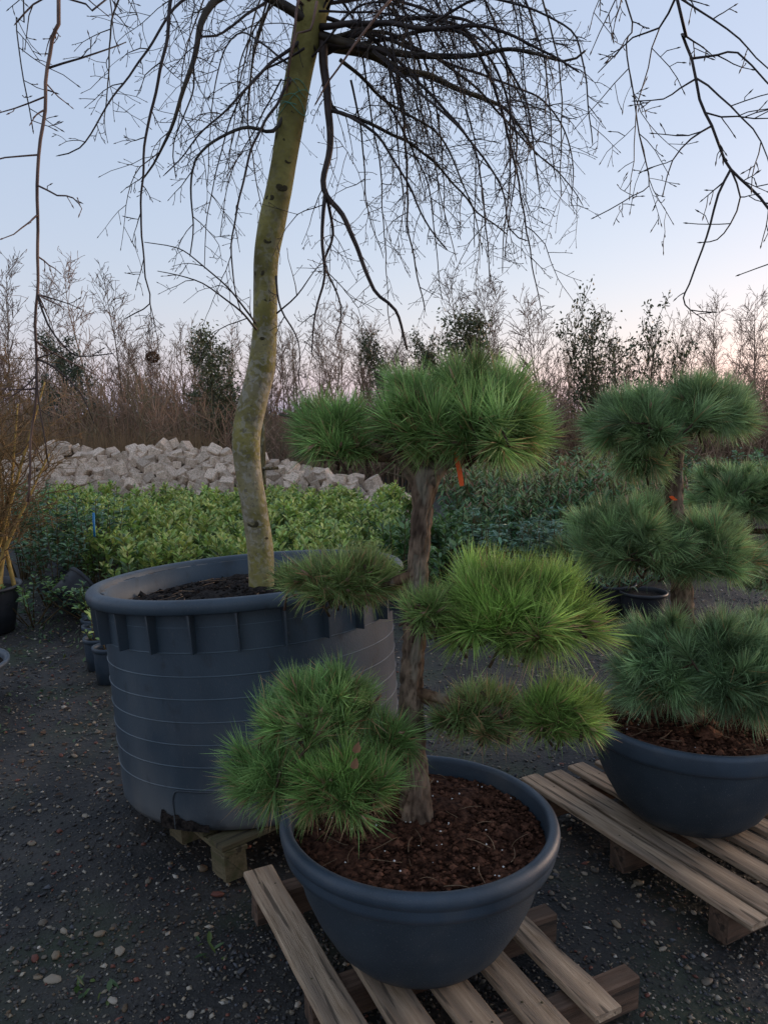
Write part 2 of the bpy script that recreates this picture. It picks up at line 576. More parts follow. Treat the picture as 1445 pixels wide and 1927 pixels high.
# fallen leaves, moss and small weeds on the ground
mb = MB()
nw = 900
q = in_view_ground(nw, rg, 3.2, 7.5, 1.0)
q = q[(q[:, 0] < -1.0) | (rg.uniform(size=nw) < .15)]
q[:, 2] = ground_z(q) + .006
m_ = len(q)
mb.leaves(q, unit(np.stack([rg.normal(size=m_), rg.normal(size=m_), rg.uniform(.0, .2, m_)], -1)), np.tile([0, 0, 1.], (m_, 1)), rg.uniform(.02, .055, m_), rg.uniform(.012, .03, m_),
          np.array([(.10, .05, .025), (.16, .08, .04), (.06, .035, .02), (.20, .13, .07)])[rg.integers(0, 4, m_)], droop=.05)
o = mb.build('leaf_litter', M['grass'], ground)
o["kind"] = "stuff"
mb = MB()
for (x, y, sprd, cnt) in [(90, 1180, .22, 60), (70, 1200, .2, 40), (140, 1200, .16, 30), (30, 1250, .3, 60), (120, 1165, .2, 50), (170, 1855, .03, 12), (60, 1330, .2, 40), (400, 1785, .03, 8)]:
    c0 = on(x, y, 0)
    b = c0 + np.stack([rg.normal(0, sprd, cnt), rg.normal(0, sprd, cnt), np.zeros(cnt)], -1)
    b[:, 2] = ground_z(b)
    mb.leaves(b, unit(np.stack([rg.normal(size=cnt), rg.normal(size=cnt), rg.uniform(.2, 1.2, cnt)], -1)), np.tile([0, 0, 1.], (cnt, 1)), rg.uniform(.02, .06, cnt), rg.uniform(.008, .02, cnt),
              np.array([(.05, .10, .03), (.04, .08, .035), (.08, .12, .03)])[rg.integers(0, 3, cnt)])
o = mb.build('weeds', M['leaf'])
o["kind"] = "stuff"
tag(o, "small green weeds and moss creeping over the dark gravel", "weeds")

# ------------------------------------------------------------------ pallets


def board_mesh(name, Lx, Wy, Tz, m, seed):
    """a sawn board along X with slightly uneven edges, origin at its centre"""
    r = np.random.default_rng(seed)
    nseg = 9
    xs = np.linspace(-Lx / 2, Lx / 2, nseg)
    ed = r.normal(0, .0016, (nseg, 4))
    warp = np.cumsum(r.normal(0, .0007, nseg))
    warp -= np.linspace(warp[0], warp[-1], nseg)
    bev = min(.004, Tz * .2)
    prof = np.array([[-Wy / 2 + bev, -Tz / 2], [Wy / 2 - bev, -Tz / 2], [Wy / 2, -Tz / 2 + bev], [Wy / 2, Tz / 2 - bev], [Wy / 2 - bev, Tz / 2], [-Wy / 2 + bev, Tz / 2], [-Wy / 2, Tz / 2 - bev], [-Wy / 2, -Tz / 2 + bev]])
    v = []
    for i, x in enumerate(xs):
        pr = prof.copy()
        pr[2:5, 0] += ed[i, 0]
        pr[[0, 5, 6, 7], 0] += ed[i, 1]
        pr[:, 1] += warp[i]
        xx = np.full(8, x) + (r.normal(0, .0015, 8) if i in (0, nseg - 1) else 0)
        v.append(np.column_stack([xx, pr]))
    v = np.vstack(v)
    i = np.arange(nseg - 1)[:, None] * 8
    j = np.arange(8)[None]
    q = np.stack([i + j, i + 8 + j, i + 8 + (j + 1) % 8, i + (j + 1) % 8], -1).reshape(-1, 4)
    e0 = [[0, 1, 2, 3], [0, 3, 4, 7], [4, 5, 6, 7]]
    e1 = [[a + (nseg - 1) * 8 for a in f[::-1]] for f in e0]
    mbx = MB().add(v, np.vstack([q, e0, e1]), col=np.array([1, 1, 1]) * r.uniform(.8, 1.15))
    return mbx.mesh(name, m, smooth=False)


def nail_heads(parent, pts, T):
    for p in pts:
        mbn = MB().lathe([(0.0, .0012), (.0035, .001), (.004, 0)], 8, p)
        mbn.build('nail', M['knot'], parent)


def make_pallet(name, label, origin, ang, slats, beams, top_m, beam_m, z_top, tilt=(0, 0), slat_t=.022, beam_h=.1):
    """local x runs along the slats. slats: (y, width, x0, x1); beams: (x, width, y0, y1)"""
    o = thing(name, label, 'pallet', (origin[0], origin[1], 0), group=None)
    o.rotation_euler = (tilt[0], tilt[1], ang)
    for k, (y, w, x0, x1) in enumerate(slats):
        me = board_mesh('slat', x1 - x0, w, slat_t, top_m, hash((name, k)) % 9999 if False else 31 * k + len(label))
        s = link('slat', me, o)
        s.location = ((x0 + x1) / 2, y, z_top - slat_t / 2 + .0006 * (k % 3))
        s.rotation_euler = (0, 0, rad([.3, -.4, .2, -.2, .5][k % 5]))
        pts = []
        for bx, bw, y0, y1 in beams:
            if x0 < bx < x1:
                pts += [(bx - (x0 + x1) / 2 + .012, w * .25, slat_t / 2 - .0005), (bx - (x0 + x1) / 2 - .012, -w * .22, slat_t / 2 - .0005)]
        nail_heads(s, pts, slat_t)
    for k, (x, w, y0, y1) in enumerate(beams):
        me = board_mesh('beam', y1 - y0, w, beam_h, beam_m, 77 * k + 5)
        s = link('beam', me, o)
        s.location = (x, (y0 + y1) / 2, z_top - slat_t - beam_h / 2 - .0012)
        s.rotation_euler = (0, 0, rad(90))
    return o


# pallet under the nearest bowl. slat direction a = (.435,-.9); cross c = (.9,.435)
ang1 = math.atan2(-.9, .435)
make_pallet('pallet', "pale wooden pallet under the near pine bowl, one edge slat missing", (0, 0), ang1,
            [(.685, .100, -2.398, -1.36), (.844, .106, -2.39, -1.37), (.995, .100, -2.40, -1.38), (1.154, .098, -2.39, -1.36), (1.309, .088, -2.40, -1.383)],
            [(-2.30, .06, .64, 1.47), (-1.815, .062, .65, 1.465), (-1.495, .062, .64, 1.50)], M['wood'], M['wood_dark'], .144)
ang2 = math.atan2(-.882, .471)


def along2(p):
    return .471 * p[0] - .882 * p[1]


a0 = along2((.635, 3.1475))
sl = []
for k, c in enumerate([2.035, 2.14, 2.283, 2.42, 2.555, 2.70, 2.835]):
    sl.append((c, [.085, .095, .088, .095, .09, .095, .09][k], a0 + [.0, .02, .01, .03, .0, .02, .01][k], a0 + 1.10 + [.0, .01, -.01, .0, .01, 0, .0][k]))
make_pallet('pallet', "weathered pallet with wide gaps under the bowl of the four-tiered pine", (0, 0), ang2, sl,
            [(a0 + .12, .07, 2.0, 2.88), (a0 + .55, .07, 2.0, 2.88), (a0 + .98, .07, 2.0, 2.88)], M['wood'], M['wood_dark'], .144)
ang3 = math.atan2(.62, .785)

# ------------------------------------------------------------------ large tub
TUB_C = np.array([-.5228, 3.2398, .1372])
TA, TB = -.046, -.0714
TUB_M = Matrix.Translation(TUB_C) @ Matrix.Rotation(TA, 4, 'X') @ Matrix.Rotation(TB, 4, 'Y')
RT, RB, TH = .669, .5975, .874


def body_r(z):
    return RB + (RT - .058 - RB) * z / TH


p3 = thing('pallet', "old green-tinged pallet squashed beneath the large ribbed tub", 'pallet')
p3.matrix_world = TUB_M @ Matrix.Rotation(ang3, 4, 'Z') @ Matrix.Translation((-.60, -.60, -.146))
# near corner of this pallet was read at (-.57, 2.56)
_loc = (TUB_M.inverted() @ Vector((-.57, 2.55, .13)))
p3.matrix_world = TUB_M @ Matrix.Translation((_loc.x, _loc.y, -.147)) @ Matrix.Rotation(ang3, 4, 'Z')
for k in range(6):
    s = link('slat', board_mesh('slat', .96, .105, .022, M['wood_green'], 900 + k), p3)
    s.location = (.48, .055 + k * .155, .144 - .011)
for k in range(3):
    s = link('stringer', board_mesh('stringer', .88, .09, .02, M['wood_green'], 950 + k), p3)
    s.location = (.05 + k * .42, .44, .144 - .0232 - .010)
    s.rotation_euler = (0, 0, rad(90))
    for j in range(3):
        s = link('block', board_mesh('block', .11, .088, .095, M['wood_green'], 960 + 3 * k + j), p3)
        s.location = (.05 + k * .42, .06 + j * .38, .144 - .0440 - .0475)
        s.rotation_euler = (0, 0, rad(90))

tub = thing('tree_tub', "huge dark blue-grey ribbed plastic tub holding the weeping tree", 'tub')
tub.matrix_world = TUB_M
zs = np.linspace(.03, TH - .02, 24)
prof = [(0, .0), (RB - .04, .0), (RB - .012, .006), (RB, .03)] + [(body_r(z), z) for z in zs[1:]]
prof += [(body_r(TH), TH - .02), (RT - .085, TH - .02), (RT - .088, TH - .12), (RT - .092, .4), (RT - .11, .2)]
mb = MB().lathe(prof, 128)
mb.build('shell', M['tub'], tub)
# rolled rim
rp_ = [(RT - .060, TH - .046), (RT - .010, TH - .050), (RT - .003, TH - .044), (RT, TH - .025), (RT - .002, TH - .012), (RT - .012, TH - .001), (RT - .03, TH + .003), (RT - .046, TH), (RT - .055, TH - .008), (RT - .062, TH - .045)]
MB().lathe(rp_, 128).build('rim', M['tub'], tub)
MB().lathe([(RT - .0622, TH - .03), (RT - .072, TH - .07), (RT - .080, TH - .11), (RT - .0925, TH - .2)], 96).build('inner_film', M['limescale'], tub)
for z in (.677, .589, .504, .418, .333, .249, .165):
    r0 = body_r(z)
    MB().lathe([(r0 - .002, z - .005), (r0 + .0022, z - .002), (r0 + .003, z + .0005), (r0 - .002, z + .0025)], 128, col=(1.6, 1.55, 1.45)).build('ridge', M['tub'], tub)
MB().lathe([(body_r(.77) - .002, .767), (body_r(.77) + .002, .77), (body_r(.77) - .002, .772)], 128, col=(1.5, 1.5, 1.45)).build('ridge', M['tub'], tub)
fin_v = []
z0, z1 = .679, TH - .047
fin = MB()
t_ = .0035
ro = lambda z: .003 + (RT - .016 - body_r(z1)) * (0.80 + .2 * (z - z0) / (z1 - z0))
vv = []
for sgn in (-1, 1):
    for z in (z0, z1):
        vv += [(body_r(z) - .006, sgn * t_, z), (body_r(z1) + ro(z), sgn * t_, z)]
fin.add(vv, [[0, 1, 3, 2], [4, 6, 7, 5], [0, 4, 5, 1], [2, 3, 7, 6], [1, 5, 7, 3]])
fin_me = fin.mesh('fin', M['tub'], smooth=False)
for k in range(24):
    f = link('fin', fin_me, tub)
    f.rotation_euler = (0, 0, rad(15 * k + 5.5))
# access panel at the foot: raised arch line, and a wet black dirt patch
_tc = TUB_M.inverted() @ Vector(tuple(on(345, 1545, .16)))
a_p = math.atan2(_tc.y, _tc.x)


def on_shell(a, z, off=.004):
    return ((body_r(z) + off) * math.cos(a), (body_r(z) + off) * math.sin(a), z)


arch = [(0, .0), (0, .05), (0.0, .11), (.012, .135), (.035, .150), (.08, .153), (.2, .153), (.42, .153), (.50, .15), (.53, .13), (.54, .11), (.54, .05), (.54, 0)]
MB().tube(smooth_path([on_shell(a_p + a, z + .004, .002) for a, z in arch], step=.02), .0035, 6, (.7, .7, .7)).build('hatch_outline', M['tub'], tub)
rr = np.random.default_rng(4)
pt = []
na = 40
for i in range(na + 1):
    a = a_p - .12 + .36 * i / na
    hgt = (.068 + .008 * math.sin(i * .5) + rr.uniform(-.004, .004)) * min(1, (i + 2.5) / 5) * (1 - .62 * i / na)
    pt.append((a, hgt))
v = []
for a, hgt in pt:
    v += [on_shell(a, .004, .0035), on_shell(a, .004 + hgt, .0035)]
mb = MB().add(v, [[2 * i, 2 * i + 2, 2 * i + 3, 2 * i + 1] for i in range(na)])
mb.build('wet_dirt', M['darksoil'], tub)


def soil_disc(name, label, M4, R, z, m, seed, bumpy=.012, mound=.03, clods=500, fib=25, perl=0, reach=None):
    r = np.random.default_rng(seed)
    mbs = MB()
    nr, na_ = 42, 96
    v = [(0, 0, z + mound)]
    for i in range(1, nr + 1):
        rr_ = R * i / nr
        for j in range(na_):
            a = 2 * math.pi * j / na_
            v.append((rr_ * math.cos(a), rr_ * math.sin(a), z + mound * (1 - (i / nr) ** 2)))
    v = np.array(v)
    fall = np.clip((R - np.hypot(v[:, 0], v[:, 1])) / .05, .25, 1)
    v[:, 2] += (wob(v, 9, seed) * bumpy + wob(v, 30, seed + 1) * bumpy * .5 + wob(v, 75, seed + 2) * bumpy * .35) * fall
    t = [[0, 1 + j, 1 + (j + 1) % na_] for j in range(na_)]
    q_ = []
    for i in range(nr - 1):
        for j in range(na_):
            a0_, b0_ = 1 + i * na_ + j, 1 + i * na_ + (j + 1) % na_
            q_.append([a0_, a0_ + na_, b0_ + na_, b0_])
    mbs.add(v, q_, t)

    def surf(xy):
        rr2 = np.hypot(xy[:, 0], xy[:, 1]) / R
        return z + mound * (1 - rr2 ** 2)
    a = r.uniform(0, 6.28, clods)
    rad_ = R * .98 * np.sqrt(r.uniform(0, 1, clods))
    xy = np.stack([rad_ * np.cos(a), rad_ * np.sin(a)], -1)
    s = np.exp(r.normal(math.log(.006), .5, clods))
    Vv = oct_v[None] * r.uniform(.5, 1.4, (clods, 6, 1)) * s[:, None, None] * [1.2, 1, .8] + np.column_stack([xy, surf(xy) + .004])[:, None]
    mbs.add(Vv.reshape(-1, 3), None, (np.arange(clods)[:, None, None] * 6 + oct_t[None]).reshape(-1, 3), np.repeat(r.uniform(.7, 1.9, (clods, 1)) * [[1, 1, 1]], 6, 0))
    o = mbs.build(name, m)
    o.matrix_world = M4
    o["kind"] = "stuff"
    tag(o, label, 'soil')
    if fib:
        mbf = MB()
        for k in range(fib):
            a1, r1 = r.uniform(0, 6.28), R * .9 * math.sqrt(r.uniform())
            d = r.uniform(0, 6.28)
            Lf = r.uniform(.02, .09)
            p0 = np.array([r1 * math.cos(a1), r1 * math.sin(a1), 0])
            pts = np.array([p0 + np.array([math.cos(d), math.sin(d), 0]) * Lf * u + np.array([-math.sin(d), math.cos(d), 0]) * .012 * math.sin(u * 2.5 + k) for u in np.linspace(0, 1, 6)])
            pts = pts[np.hypot(pts[:, 0], pts[:, 1]) < R * .97]
            if len(pts) < 3:
                continue
            pts[:, 2] = surf(pts[:, :2]) + .012 + np.linspace(0, r.uniform(-.004, .012), len(pts))
            mbf.tube(pts, r.uniform(.0007, .0014), 4, (r.uniform(.5, 1.2),) * 3)
        f = mbf.build('dry_fibres', M['fibre'], o)
        f["kind"] = "stuff"
    if perl:
        mbp = MB()
        a1, r1 = r.uniform(0, 6.28, perl), R * .93 * np.sqrt(r.uniform(0, 1, perl))
        xy = np.stack([r1 * np.cos(a1), r1 * np.sin(a1)], -1)
        Vv = oct_v[None] * r.uniform(.6, 1.3, (perl, 6, 1)) * r.uniform(.0018, .0042, perl)[:, None, None] + np.column_stack([xy, surf(xy) + .013])[:, None]
        mbp.add(Vv.reshape(-1, 3), None, (np.arange(perl)[:, None, None] * 6 + oct_t[None]).reshape(-1, 3))
        f = mbp.build('perlite', M['perlite'], o)
        f["kind"] = "stuff"
    return o


soil_disc('tub_soil', "black crumbly soil with root fibres filling the huge ribbed tub", TUB_M, RT - .088, TH - .115, M['darksoil'], 21, bumpy=.016, mound=.055, clods=1500, fib=60)

# ------------------------------------------------------------------ bowls
BOWL_Z = .144
B1 = np.array([.101, 2.10, BOWL_Z])
prof1 = [(0, .004), (.20, .004), (.222, .012), (.262, .055), (.302, .125), (.334, .20), (.352, .27), (.358, .298), (.3585, .305), (.374, .3045), (.386, .312),
         (.3915, .330), (.390, .345), (.3905, .350), (.398, .356), (.400, .370), (.396, .384), (.386, .391), (.376, .392), (.368, .388), (.365, .378), (.362, .34), (.352, .28), (.30, .15)]
bowl1 = thing('planter_bowl', "round blue-grey plastic bowl with a stepped rolled rim under the near pine", 'planter', B1)
MB().lathe(prof1[:9], 112).build('bowl_body', M['bowlbody'], bowl1)
MB().lathe(prof1[8:], 112).build('rim', M['plastic'], bowl1)
soil_disc('bowl_soil', "red-brown peat dotted with white perlite in the near pine's bowl", Matrix.Translation(B1), .362, .335, M['soil'], 31, bumpy=.013, mound=.022, clods=2600, fib=36, perl=46)
_b2 = on(1310, 1590, BOWL_Z)
B2 = np.array([1.185, 2.845, BOWL_Z])
prof2 = [(0, .004), (.205, .004), (.225, .012), (.272, .06), (.312, .13), (.345, .20), (.365, .26), (.374, .302), (.376, .318), (.388, .317), (.395, .322), (.399, .335), (.401, .378), (.398, .389), (.388, .394),
         (.374, .393), (.366, .386), (.364, .36), (.354, .28), (.30, .15)]
bowl2 = thing('planter_bowl', "blue-grey plastic bowl with a plain flat band rim on the wide-gapped pallet", 'planter', B2)
MB().lathe(prof2[:9], 112).build('bowl_body', M['bowlbody'], bowl2)
MB().lathe(prof2[8:], 112).build('rim', M['plastic'], bowl2)
soil_disc('bowl_soil', "dark red peat in the flat-banded bowl under the four-tiered pine", Matrix.Translation(B2), .363, .345, M['soil'], 32, bumpy=.012, mound=.02, clods=1500, fib=24, perl=14)
B3 = np.array([2.30, 4.35, 0.0])
bowl3 = thing('planter_bowl', "blue-grey bowl standing on gravel behind the four-tiered pine", 'planter', B3)
MB().lathe(prof2[:9], 64).build('bowl_body', M['bowlbody'], bowl3)
MB().lathe(prof2[8:], 64).build('rim', M['plastic'], bowl3)
soil_disc('bowl_soil', "peat in the bowl standing behind the four-tiered pine", Matrix.Translation(B3), .363, .345, M['soil'], 33, clods=200, fib=0)

# ------------------------------------------------------------------ pines


def bark_tube(pts, r, seed, rough=.10, sides=22, fine=1.0):
    """trunk with furrowed plates as real relief"""
    path = smooth_path(np.column_stack([pts, r]), step=.012)
    P, R = path[:, :3], path[:, 3]
    n = len(P)
    th = np.arange(sides) * 2 * np.pi / sides
    ar = np.concatenate([[0], np.cumsum(np.linalg.norm(np.diff(P, axis=0), axis=1))])
    T, A = np.meshgrid(th, ar)
    q_ = np.stack([np.cos(T).ravel() * 1.0, np.sin(T).ravel() * 1.0, A.ravel() * 9.0], -1)
    a = wob(q_, 3.2 * fine, seed)
    b = wob(q_, 7.0 * fine, seed + 1)
    plates = np.clip(np.abs(a) * 3.2, 0, 1)
    sh = (1 - rough * (1 - plates) * 1.5 + rough * .5 * b).reshape(n, sides)
    mbt = MB()
    tint = (.45 + .65 * plates).reshape(n * sides, 1) * np.array([[1, .97, .93]])
    mbt.tube(P, R, sides, (1, 1, 1), cap=True, shape=sh)
    mbt.c[-1] = np.vstack([tint, tint[:1], tint[-1:]])
    return mbt


def pine_pad(parent, c, rx, ry, rup, rdn, nshoot, nneedle, nlen, seed, g0, g1, attach, width=.0023, flat=.5, brown=.06, lean=(0, 0, 0), hole=None, budp=.5, droop=.02, bare=.0):
    """one clipped cloud: shoots set through a dome, each a brush of needles with a bud at its tip"""
    r = np.random.default_rng(seed)
    c = np.asarray(c, float)
    S, D = [], []
    # evenly spread directions (fibonacci), upper dome denser
    k = np.arange(int(nshoot * 1.35))
    zf = 1 - 2 * (k + .5) / len(k)
    ph = k * 2.399963 + seed
    dirs = np.stack([np.sqrt(1 - zf ** 2) * np.cos(ph), np.sqrt(1 - zf ** 2) * np.sin(ph), zf], -1)
    dirs = unit(dirs + r.normal(0, .16, dirs.shape))
    dirs = dirs[dirs[:, 2] > -.55]
    dirs = dirs[r.permutation(len(dirs))][:nshoot]
    lum = 1 + .26 * wob(dirs * 1.0, 2.6, seed) + r.normal(0, .06, len(dirs))          # uneven outline
    rz = np.where(dirs[:, 2] > 0, rup, rdn)
    surf = dirs * np.stack([np.full(len(dirs), rx), np.full(len(dirs), ry), rz], -1) * lum[:, None]
    depth = (.38 + .54 * r.uniform(0, 1, len(dirs)) ** .6)[:, None]
    upw = flat * np.clip(1 + 1.9 * np.minimum(dirs[:, 2], 0), -.4, 1)
    tipn = unit(dirs * .75 + np.stack([0 * upw, 0 * upw, upw], -1) + np.asarray(lean) + r.normal(0, .46, dirs.shape))
    tips = c + surf * depth
    slen = r.uniform(.05, .09, len(dirs))[:, None]
    base = tips - tipn * slen
    nb, nd, nl, nbend, c0, c1 = [], [], [], [], [], []
    g0, g1 = np.asarray(g0), np.asarray(g1)
    for i in range(len(dirs)):
        m = int(nneedle * r.uniform(.75, 1.4))
        u = r.uniform(.12, 1.0, m)[:, None]
        ax = tipn[i]
        side = unit(np.cross(ax, unit(r.normal(size=(m, 3)))))
        ang = np.radians(np.abs(r.normal(36, 15, m)) - 12 * u[:, 0])[:, None]
        stray = r.uniform(size=m) < .1
        ang[stray, 0] = np.radians(r.uniform(0, 85, stray.sum()))
        dd = unit(ax * np.cos(ang) + side * np.sin(ang))
        L = nlen * r.uniform(.72, 1.12, m) * r.uniform(.9, 1.08)
        nb.append(base[i] + ax * slen[i] * u)
        nd.append(dd)
        nl.append(L)
        bend = np.array([0, 0, -1.0]) * (L * r.uniform(-.02, .28, m))[:, None] * np.clip(1.15 - dd[:, 2:3], 0, 1.4) * droop * 8 + r.normal(0, .009, (m, 3))
        nbend.append(bend)
        f = np.exp(r.normal(-.04, .26))
        tone = r.uniform(0, 1)
        gg0 = g0 * f
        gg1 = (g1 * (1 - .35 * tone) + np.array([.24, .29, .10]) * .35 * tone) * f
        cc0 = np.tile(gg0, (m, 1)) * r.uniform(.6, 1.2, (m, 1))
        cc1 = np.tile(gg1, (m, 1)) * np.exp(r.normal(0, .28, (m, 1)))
        br = r.uniform(size=m) < (brown * (2.2 if dirs[i, 2] < 0 else .8))
        cc0[br] = np.array([.20, .12, .06]) * r.uniform(.6, 1.1, (br.sum(), 1))
        cc1[br] = np.array([.34, .22, .12]) * r.uniform(.6, 1.1, (br.sum(), 1))
        c0.append(cc0)
        c1.append(cc1)
    nb, nd, nl, nbend, c0, c1 = map(np.concatenate, (nb, nd, nl, nbend, c0, c1))
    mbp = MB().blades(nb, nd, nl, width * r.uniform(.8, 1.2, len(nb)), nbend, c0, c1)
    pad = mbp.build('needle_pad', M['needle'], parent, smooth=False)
    # woody shoots and buds
    mbs = MB()
    for i in range(len(dirs)):
        mbs.tube([base[i] - tipn[i] * .03, base[i], tips[i]], [.0045, .004, .003], 4, (.30, .25, .2))
        if r.uniform() < budp:
            tp = tips[i]
            mbs.tube([tp, tp + tipn[i] * .010, tp + tipn[i] * r.uniform(.022, .042)], [.0042, .0056, .0008], 5, np.array([1.5, 1.3, 1.15]) * r.uniform(.6, 1.5))
    s_ = mbs.build('shoots', M['bud'], pad)
    s_["kind"] = "stuff"
    # branches from the trunk into the pad
    mbb = MB()
    att = np.asarray(attach, float)
    mid = (att + c) / 2 + np.array([0, 0, -.02])
    core = c + np.array([0, 0, -rdn * .25])
    mbb.tube(smooth_path([att, mid, core], step=.03), np.linspace(.017, .010, len(smooth_path([att, mid, core], step=.03))), 8, (.7, .6, .5))
    for i in range(0, len(dirs), 2):
        e = base[i]
        hub = core + (e - core) * r.uniform(.05, .3) + r.normal(0, .008, 3)
        path = smooth_path([core, hub, (hub + e) / 2 + r.normal(0, .012, 3), e], step=.05)
        mbb.tube(path, np.linspace(.007, .0035, len(path)), 4, (.45, .38, .32))
    mbb.build('branch', M['bark'], parent)
    return pad


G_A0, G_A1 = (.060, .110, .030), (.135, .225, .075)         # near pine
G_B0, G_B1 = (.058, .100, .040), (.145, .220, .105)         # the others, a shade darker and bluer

pine1 = thing('cloud_pine', "cloud-pruned pine with an orange label, growing in the stepped-rim bowl", 'pine tree', (0, 0, 0))
D1 = 2.15
tp = [at(785, 1560, 2.13), at(781, 1500, 2.14), at(776, 1400, 2.15), at(774, 1300, 2.16), at(779, 1200, 2.16), at(785, 1100, 2.16), at(790, 1020, 2.15), at(796, 950, 2.15), at(800, 905, 2.15), at(806, 880, 2.15)]
tr = [.052, .047, .040, .035, .034, .030, .030, .032, .040, .034]
bark_tube(tp, tr, 3, .15, 56).build('trunk', M['bark'], pine1)
fk = [([at(795, 925, 2.15), at(778, 895, 2.15), at(745, 860, 2.14), at(690, 835, 2.15)], [.026, .022, .017, .012]),
      ([at(800, 920, 2.15), at(835, 870, 2.16), at(880, 830, 2.16)], [.026, .022, .014]),
      ([at(798, 920, 2.15), at(806, 860, 2.18), at(800, 790, 2.2)], [.028, .024, .012])]
for pts, rs in fk:
    bark_tube(pts, rs, 5, .14, 14).build('branch', M['bark'], pine1)
trunk_at = lambda y: np.array(at(*{1400: (776, 1400), 1300: (774, 1300), 1180: (780, 1180), 1080: (787, 1080), 880: (806, 880), 860: (745, 860)}[y], D1))
# top cloud, two lobes run together
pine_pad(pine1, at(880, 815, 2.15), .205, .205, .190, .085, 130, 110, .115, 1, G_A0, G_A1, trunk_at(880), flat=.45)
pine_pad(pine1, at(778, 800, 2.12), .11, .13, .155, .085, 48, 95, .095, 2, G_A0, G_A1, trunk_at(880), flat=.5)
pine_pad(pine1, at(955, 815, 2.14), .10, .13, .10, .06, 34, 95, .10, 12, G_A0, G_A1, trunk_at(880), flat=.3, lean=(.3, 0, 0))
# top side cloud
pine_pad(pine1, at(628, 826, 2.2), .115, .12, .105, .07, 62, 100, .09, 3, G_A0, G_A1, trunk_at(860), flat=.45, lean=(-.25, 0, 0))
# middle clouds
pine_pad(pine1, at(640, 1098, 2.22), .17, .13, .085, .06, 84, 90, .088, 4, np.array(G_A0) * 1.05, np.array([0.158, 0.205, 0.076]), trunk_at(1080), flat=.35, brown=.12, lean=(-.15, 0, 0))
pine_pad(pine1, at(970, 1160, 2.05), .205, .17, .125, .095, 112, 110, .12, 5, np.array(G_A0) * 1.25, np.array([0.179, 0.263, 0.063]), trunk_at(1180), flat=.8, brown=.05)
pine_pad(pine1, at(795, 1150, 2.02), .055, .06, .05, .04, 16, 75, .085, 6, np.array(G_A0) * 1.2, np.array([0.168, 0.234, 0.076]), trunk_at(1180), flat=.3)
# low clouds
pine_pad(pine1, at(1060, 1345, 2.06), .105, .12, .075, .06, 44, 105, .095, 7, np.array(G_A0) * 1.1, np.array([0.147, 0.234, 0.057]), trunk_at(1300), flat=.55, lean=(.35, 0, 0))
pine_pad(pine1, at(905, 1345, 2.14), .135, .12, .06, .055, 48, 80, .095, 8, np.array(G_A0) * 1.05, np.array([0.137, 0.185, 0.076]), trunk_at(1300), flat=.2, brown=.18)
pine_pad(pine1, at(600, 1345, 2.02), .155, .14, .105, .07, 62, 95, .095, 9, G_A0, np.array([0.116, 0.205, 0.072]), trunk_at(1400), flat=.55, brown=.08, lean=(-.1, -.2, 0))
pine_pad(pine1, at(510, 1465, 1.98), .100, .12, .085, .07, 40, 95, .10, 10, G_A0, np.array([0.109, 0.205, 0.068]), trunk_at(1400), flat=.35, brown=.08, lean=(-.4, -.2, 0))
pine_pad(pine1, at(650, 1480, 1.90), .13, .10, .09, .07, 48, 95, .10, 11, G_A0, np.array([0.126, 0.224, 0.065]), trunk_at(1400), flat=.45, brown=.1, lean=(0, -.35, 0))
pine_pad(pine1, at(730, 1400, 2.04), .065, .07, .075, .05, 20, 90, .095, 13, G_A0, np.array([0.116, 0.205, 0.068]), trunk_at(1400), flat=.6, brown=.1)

pine2 = thing('cloud_pine', "dense four-tiered cloud pine with a bare trunk between its rounded tiers", 'pine tree')
D2 = 2.87
tp = [at(1300, 1410, D2), at(1295, 1340, D2), at(1286, 1180, D2), at(1282, 1100, D2), at(1275, 1000, D2), at(1267, 900, D2), at(1275, 840, D2), at(1285, 800, D2)]
bark_tube(tp, [.062, .055, .042, .042, .034, .033, .026, .02], 9, .15, 48).build('trunk', M['bark'], pine2)
t2 = lambda x, y: at(x, y, D2)
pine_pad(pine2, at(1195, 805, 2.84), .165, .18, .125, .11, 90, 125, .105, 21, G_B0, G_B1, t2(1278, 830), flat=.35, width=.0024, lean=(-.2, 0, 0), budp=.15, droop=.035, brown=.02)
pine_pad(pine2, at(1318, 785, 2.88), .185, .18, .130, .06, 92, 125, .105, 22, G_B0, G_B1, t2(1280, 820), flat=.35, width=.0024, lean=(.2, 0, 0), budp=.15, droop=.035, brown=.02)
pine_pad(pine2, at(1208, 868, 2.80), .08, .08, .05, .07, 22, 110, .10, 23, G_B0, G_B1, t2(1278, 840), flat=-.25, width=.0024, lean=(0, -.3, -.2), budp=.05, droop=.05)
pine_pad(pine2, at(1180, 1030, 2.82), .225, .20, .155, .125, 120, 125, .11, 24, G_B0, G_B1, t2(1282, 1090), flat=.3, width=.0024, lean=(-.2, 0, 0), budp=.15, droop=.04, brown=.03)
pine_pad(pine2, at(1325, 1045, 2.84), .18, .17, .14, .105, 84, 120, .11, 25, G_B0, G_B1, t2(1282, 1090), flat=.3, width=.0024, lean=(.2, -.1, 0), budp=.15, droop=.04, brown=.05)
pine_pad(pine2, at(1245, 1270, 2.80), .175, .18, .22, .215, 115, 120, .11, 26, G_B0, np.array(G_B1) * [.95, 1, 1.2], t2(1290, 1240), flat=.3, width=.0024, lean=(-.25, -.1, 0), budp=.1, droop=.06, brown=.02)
pine_pad(pine2, at(1375, 1270, 2.76), .21, .20, .235, .235, 145, 125, .12, 27, G_B0, np.array(G_B1) * [.95, 1, 1.2], t2(1290, 1240), flat=.25, width=.0024, lean=(.1, -.25, 0), budp=.1, droop=.07, brown=.02)

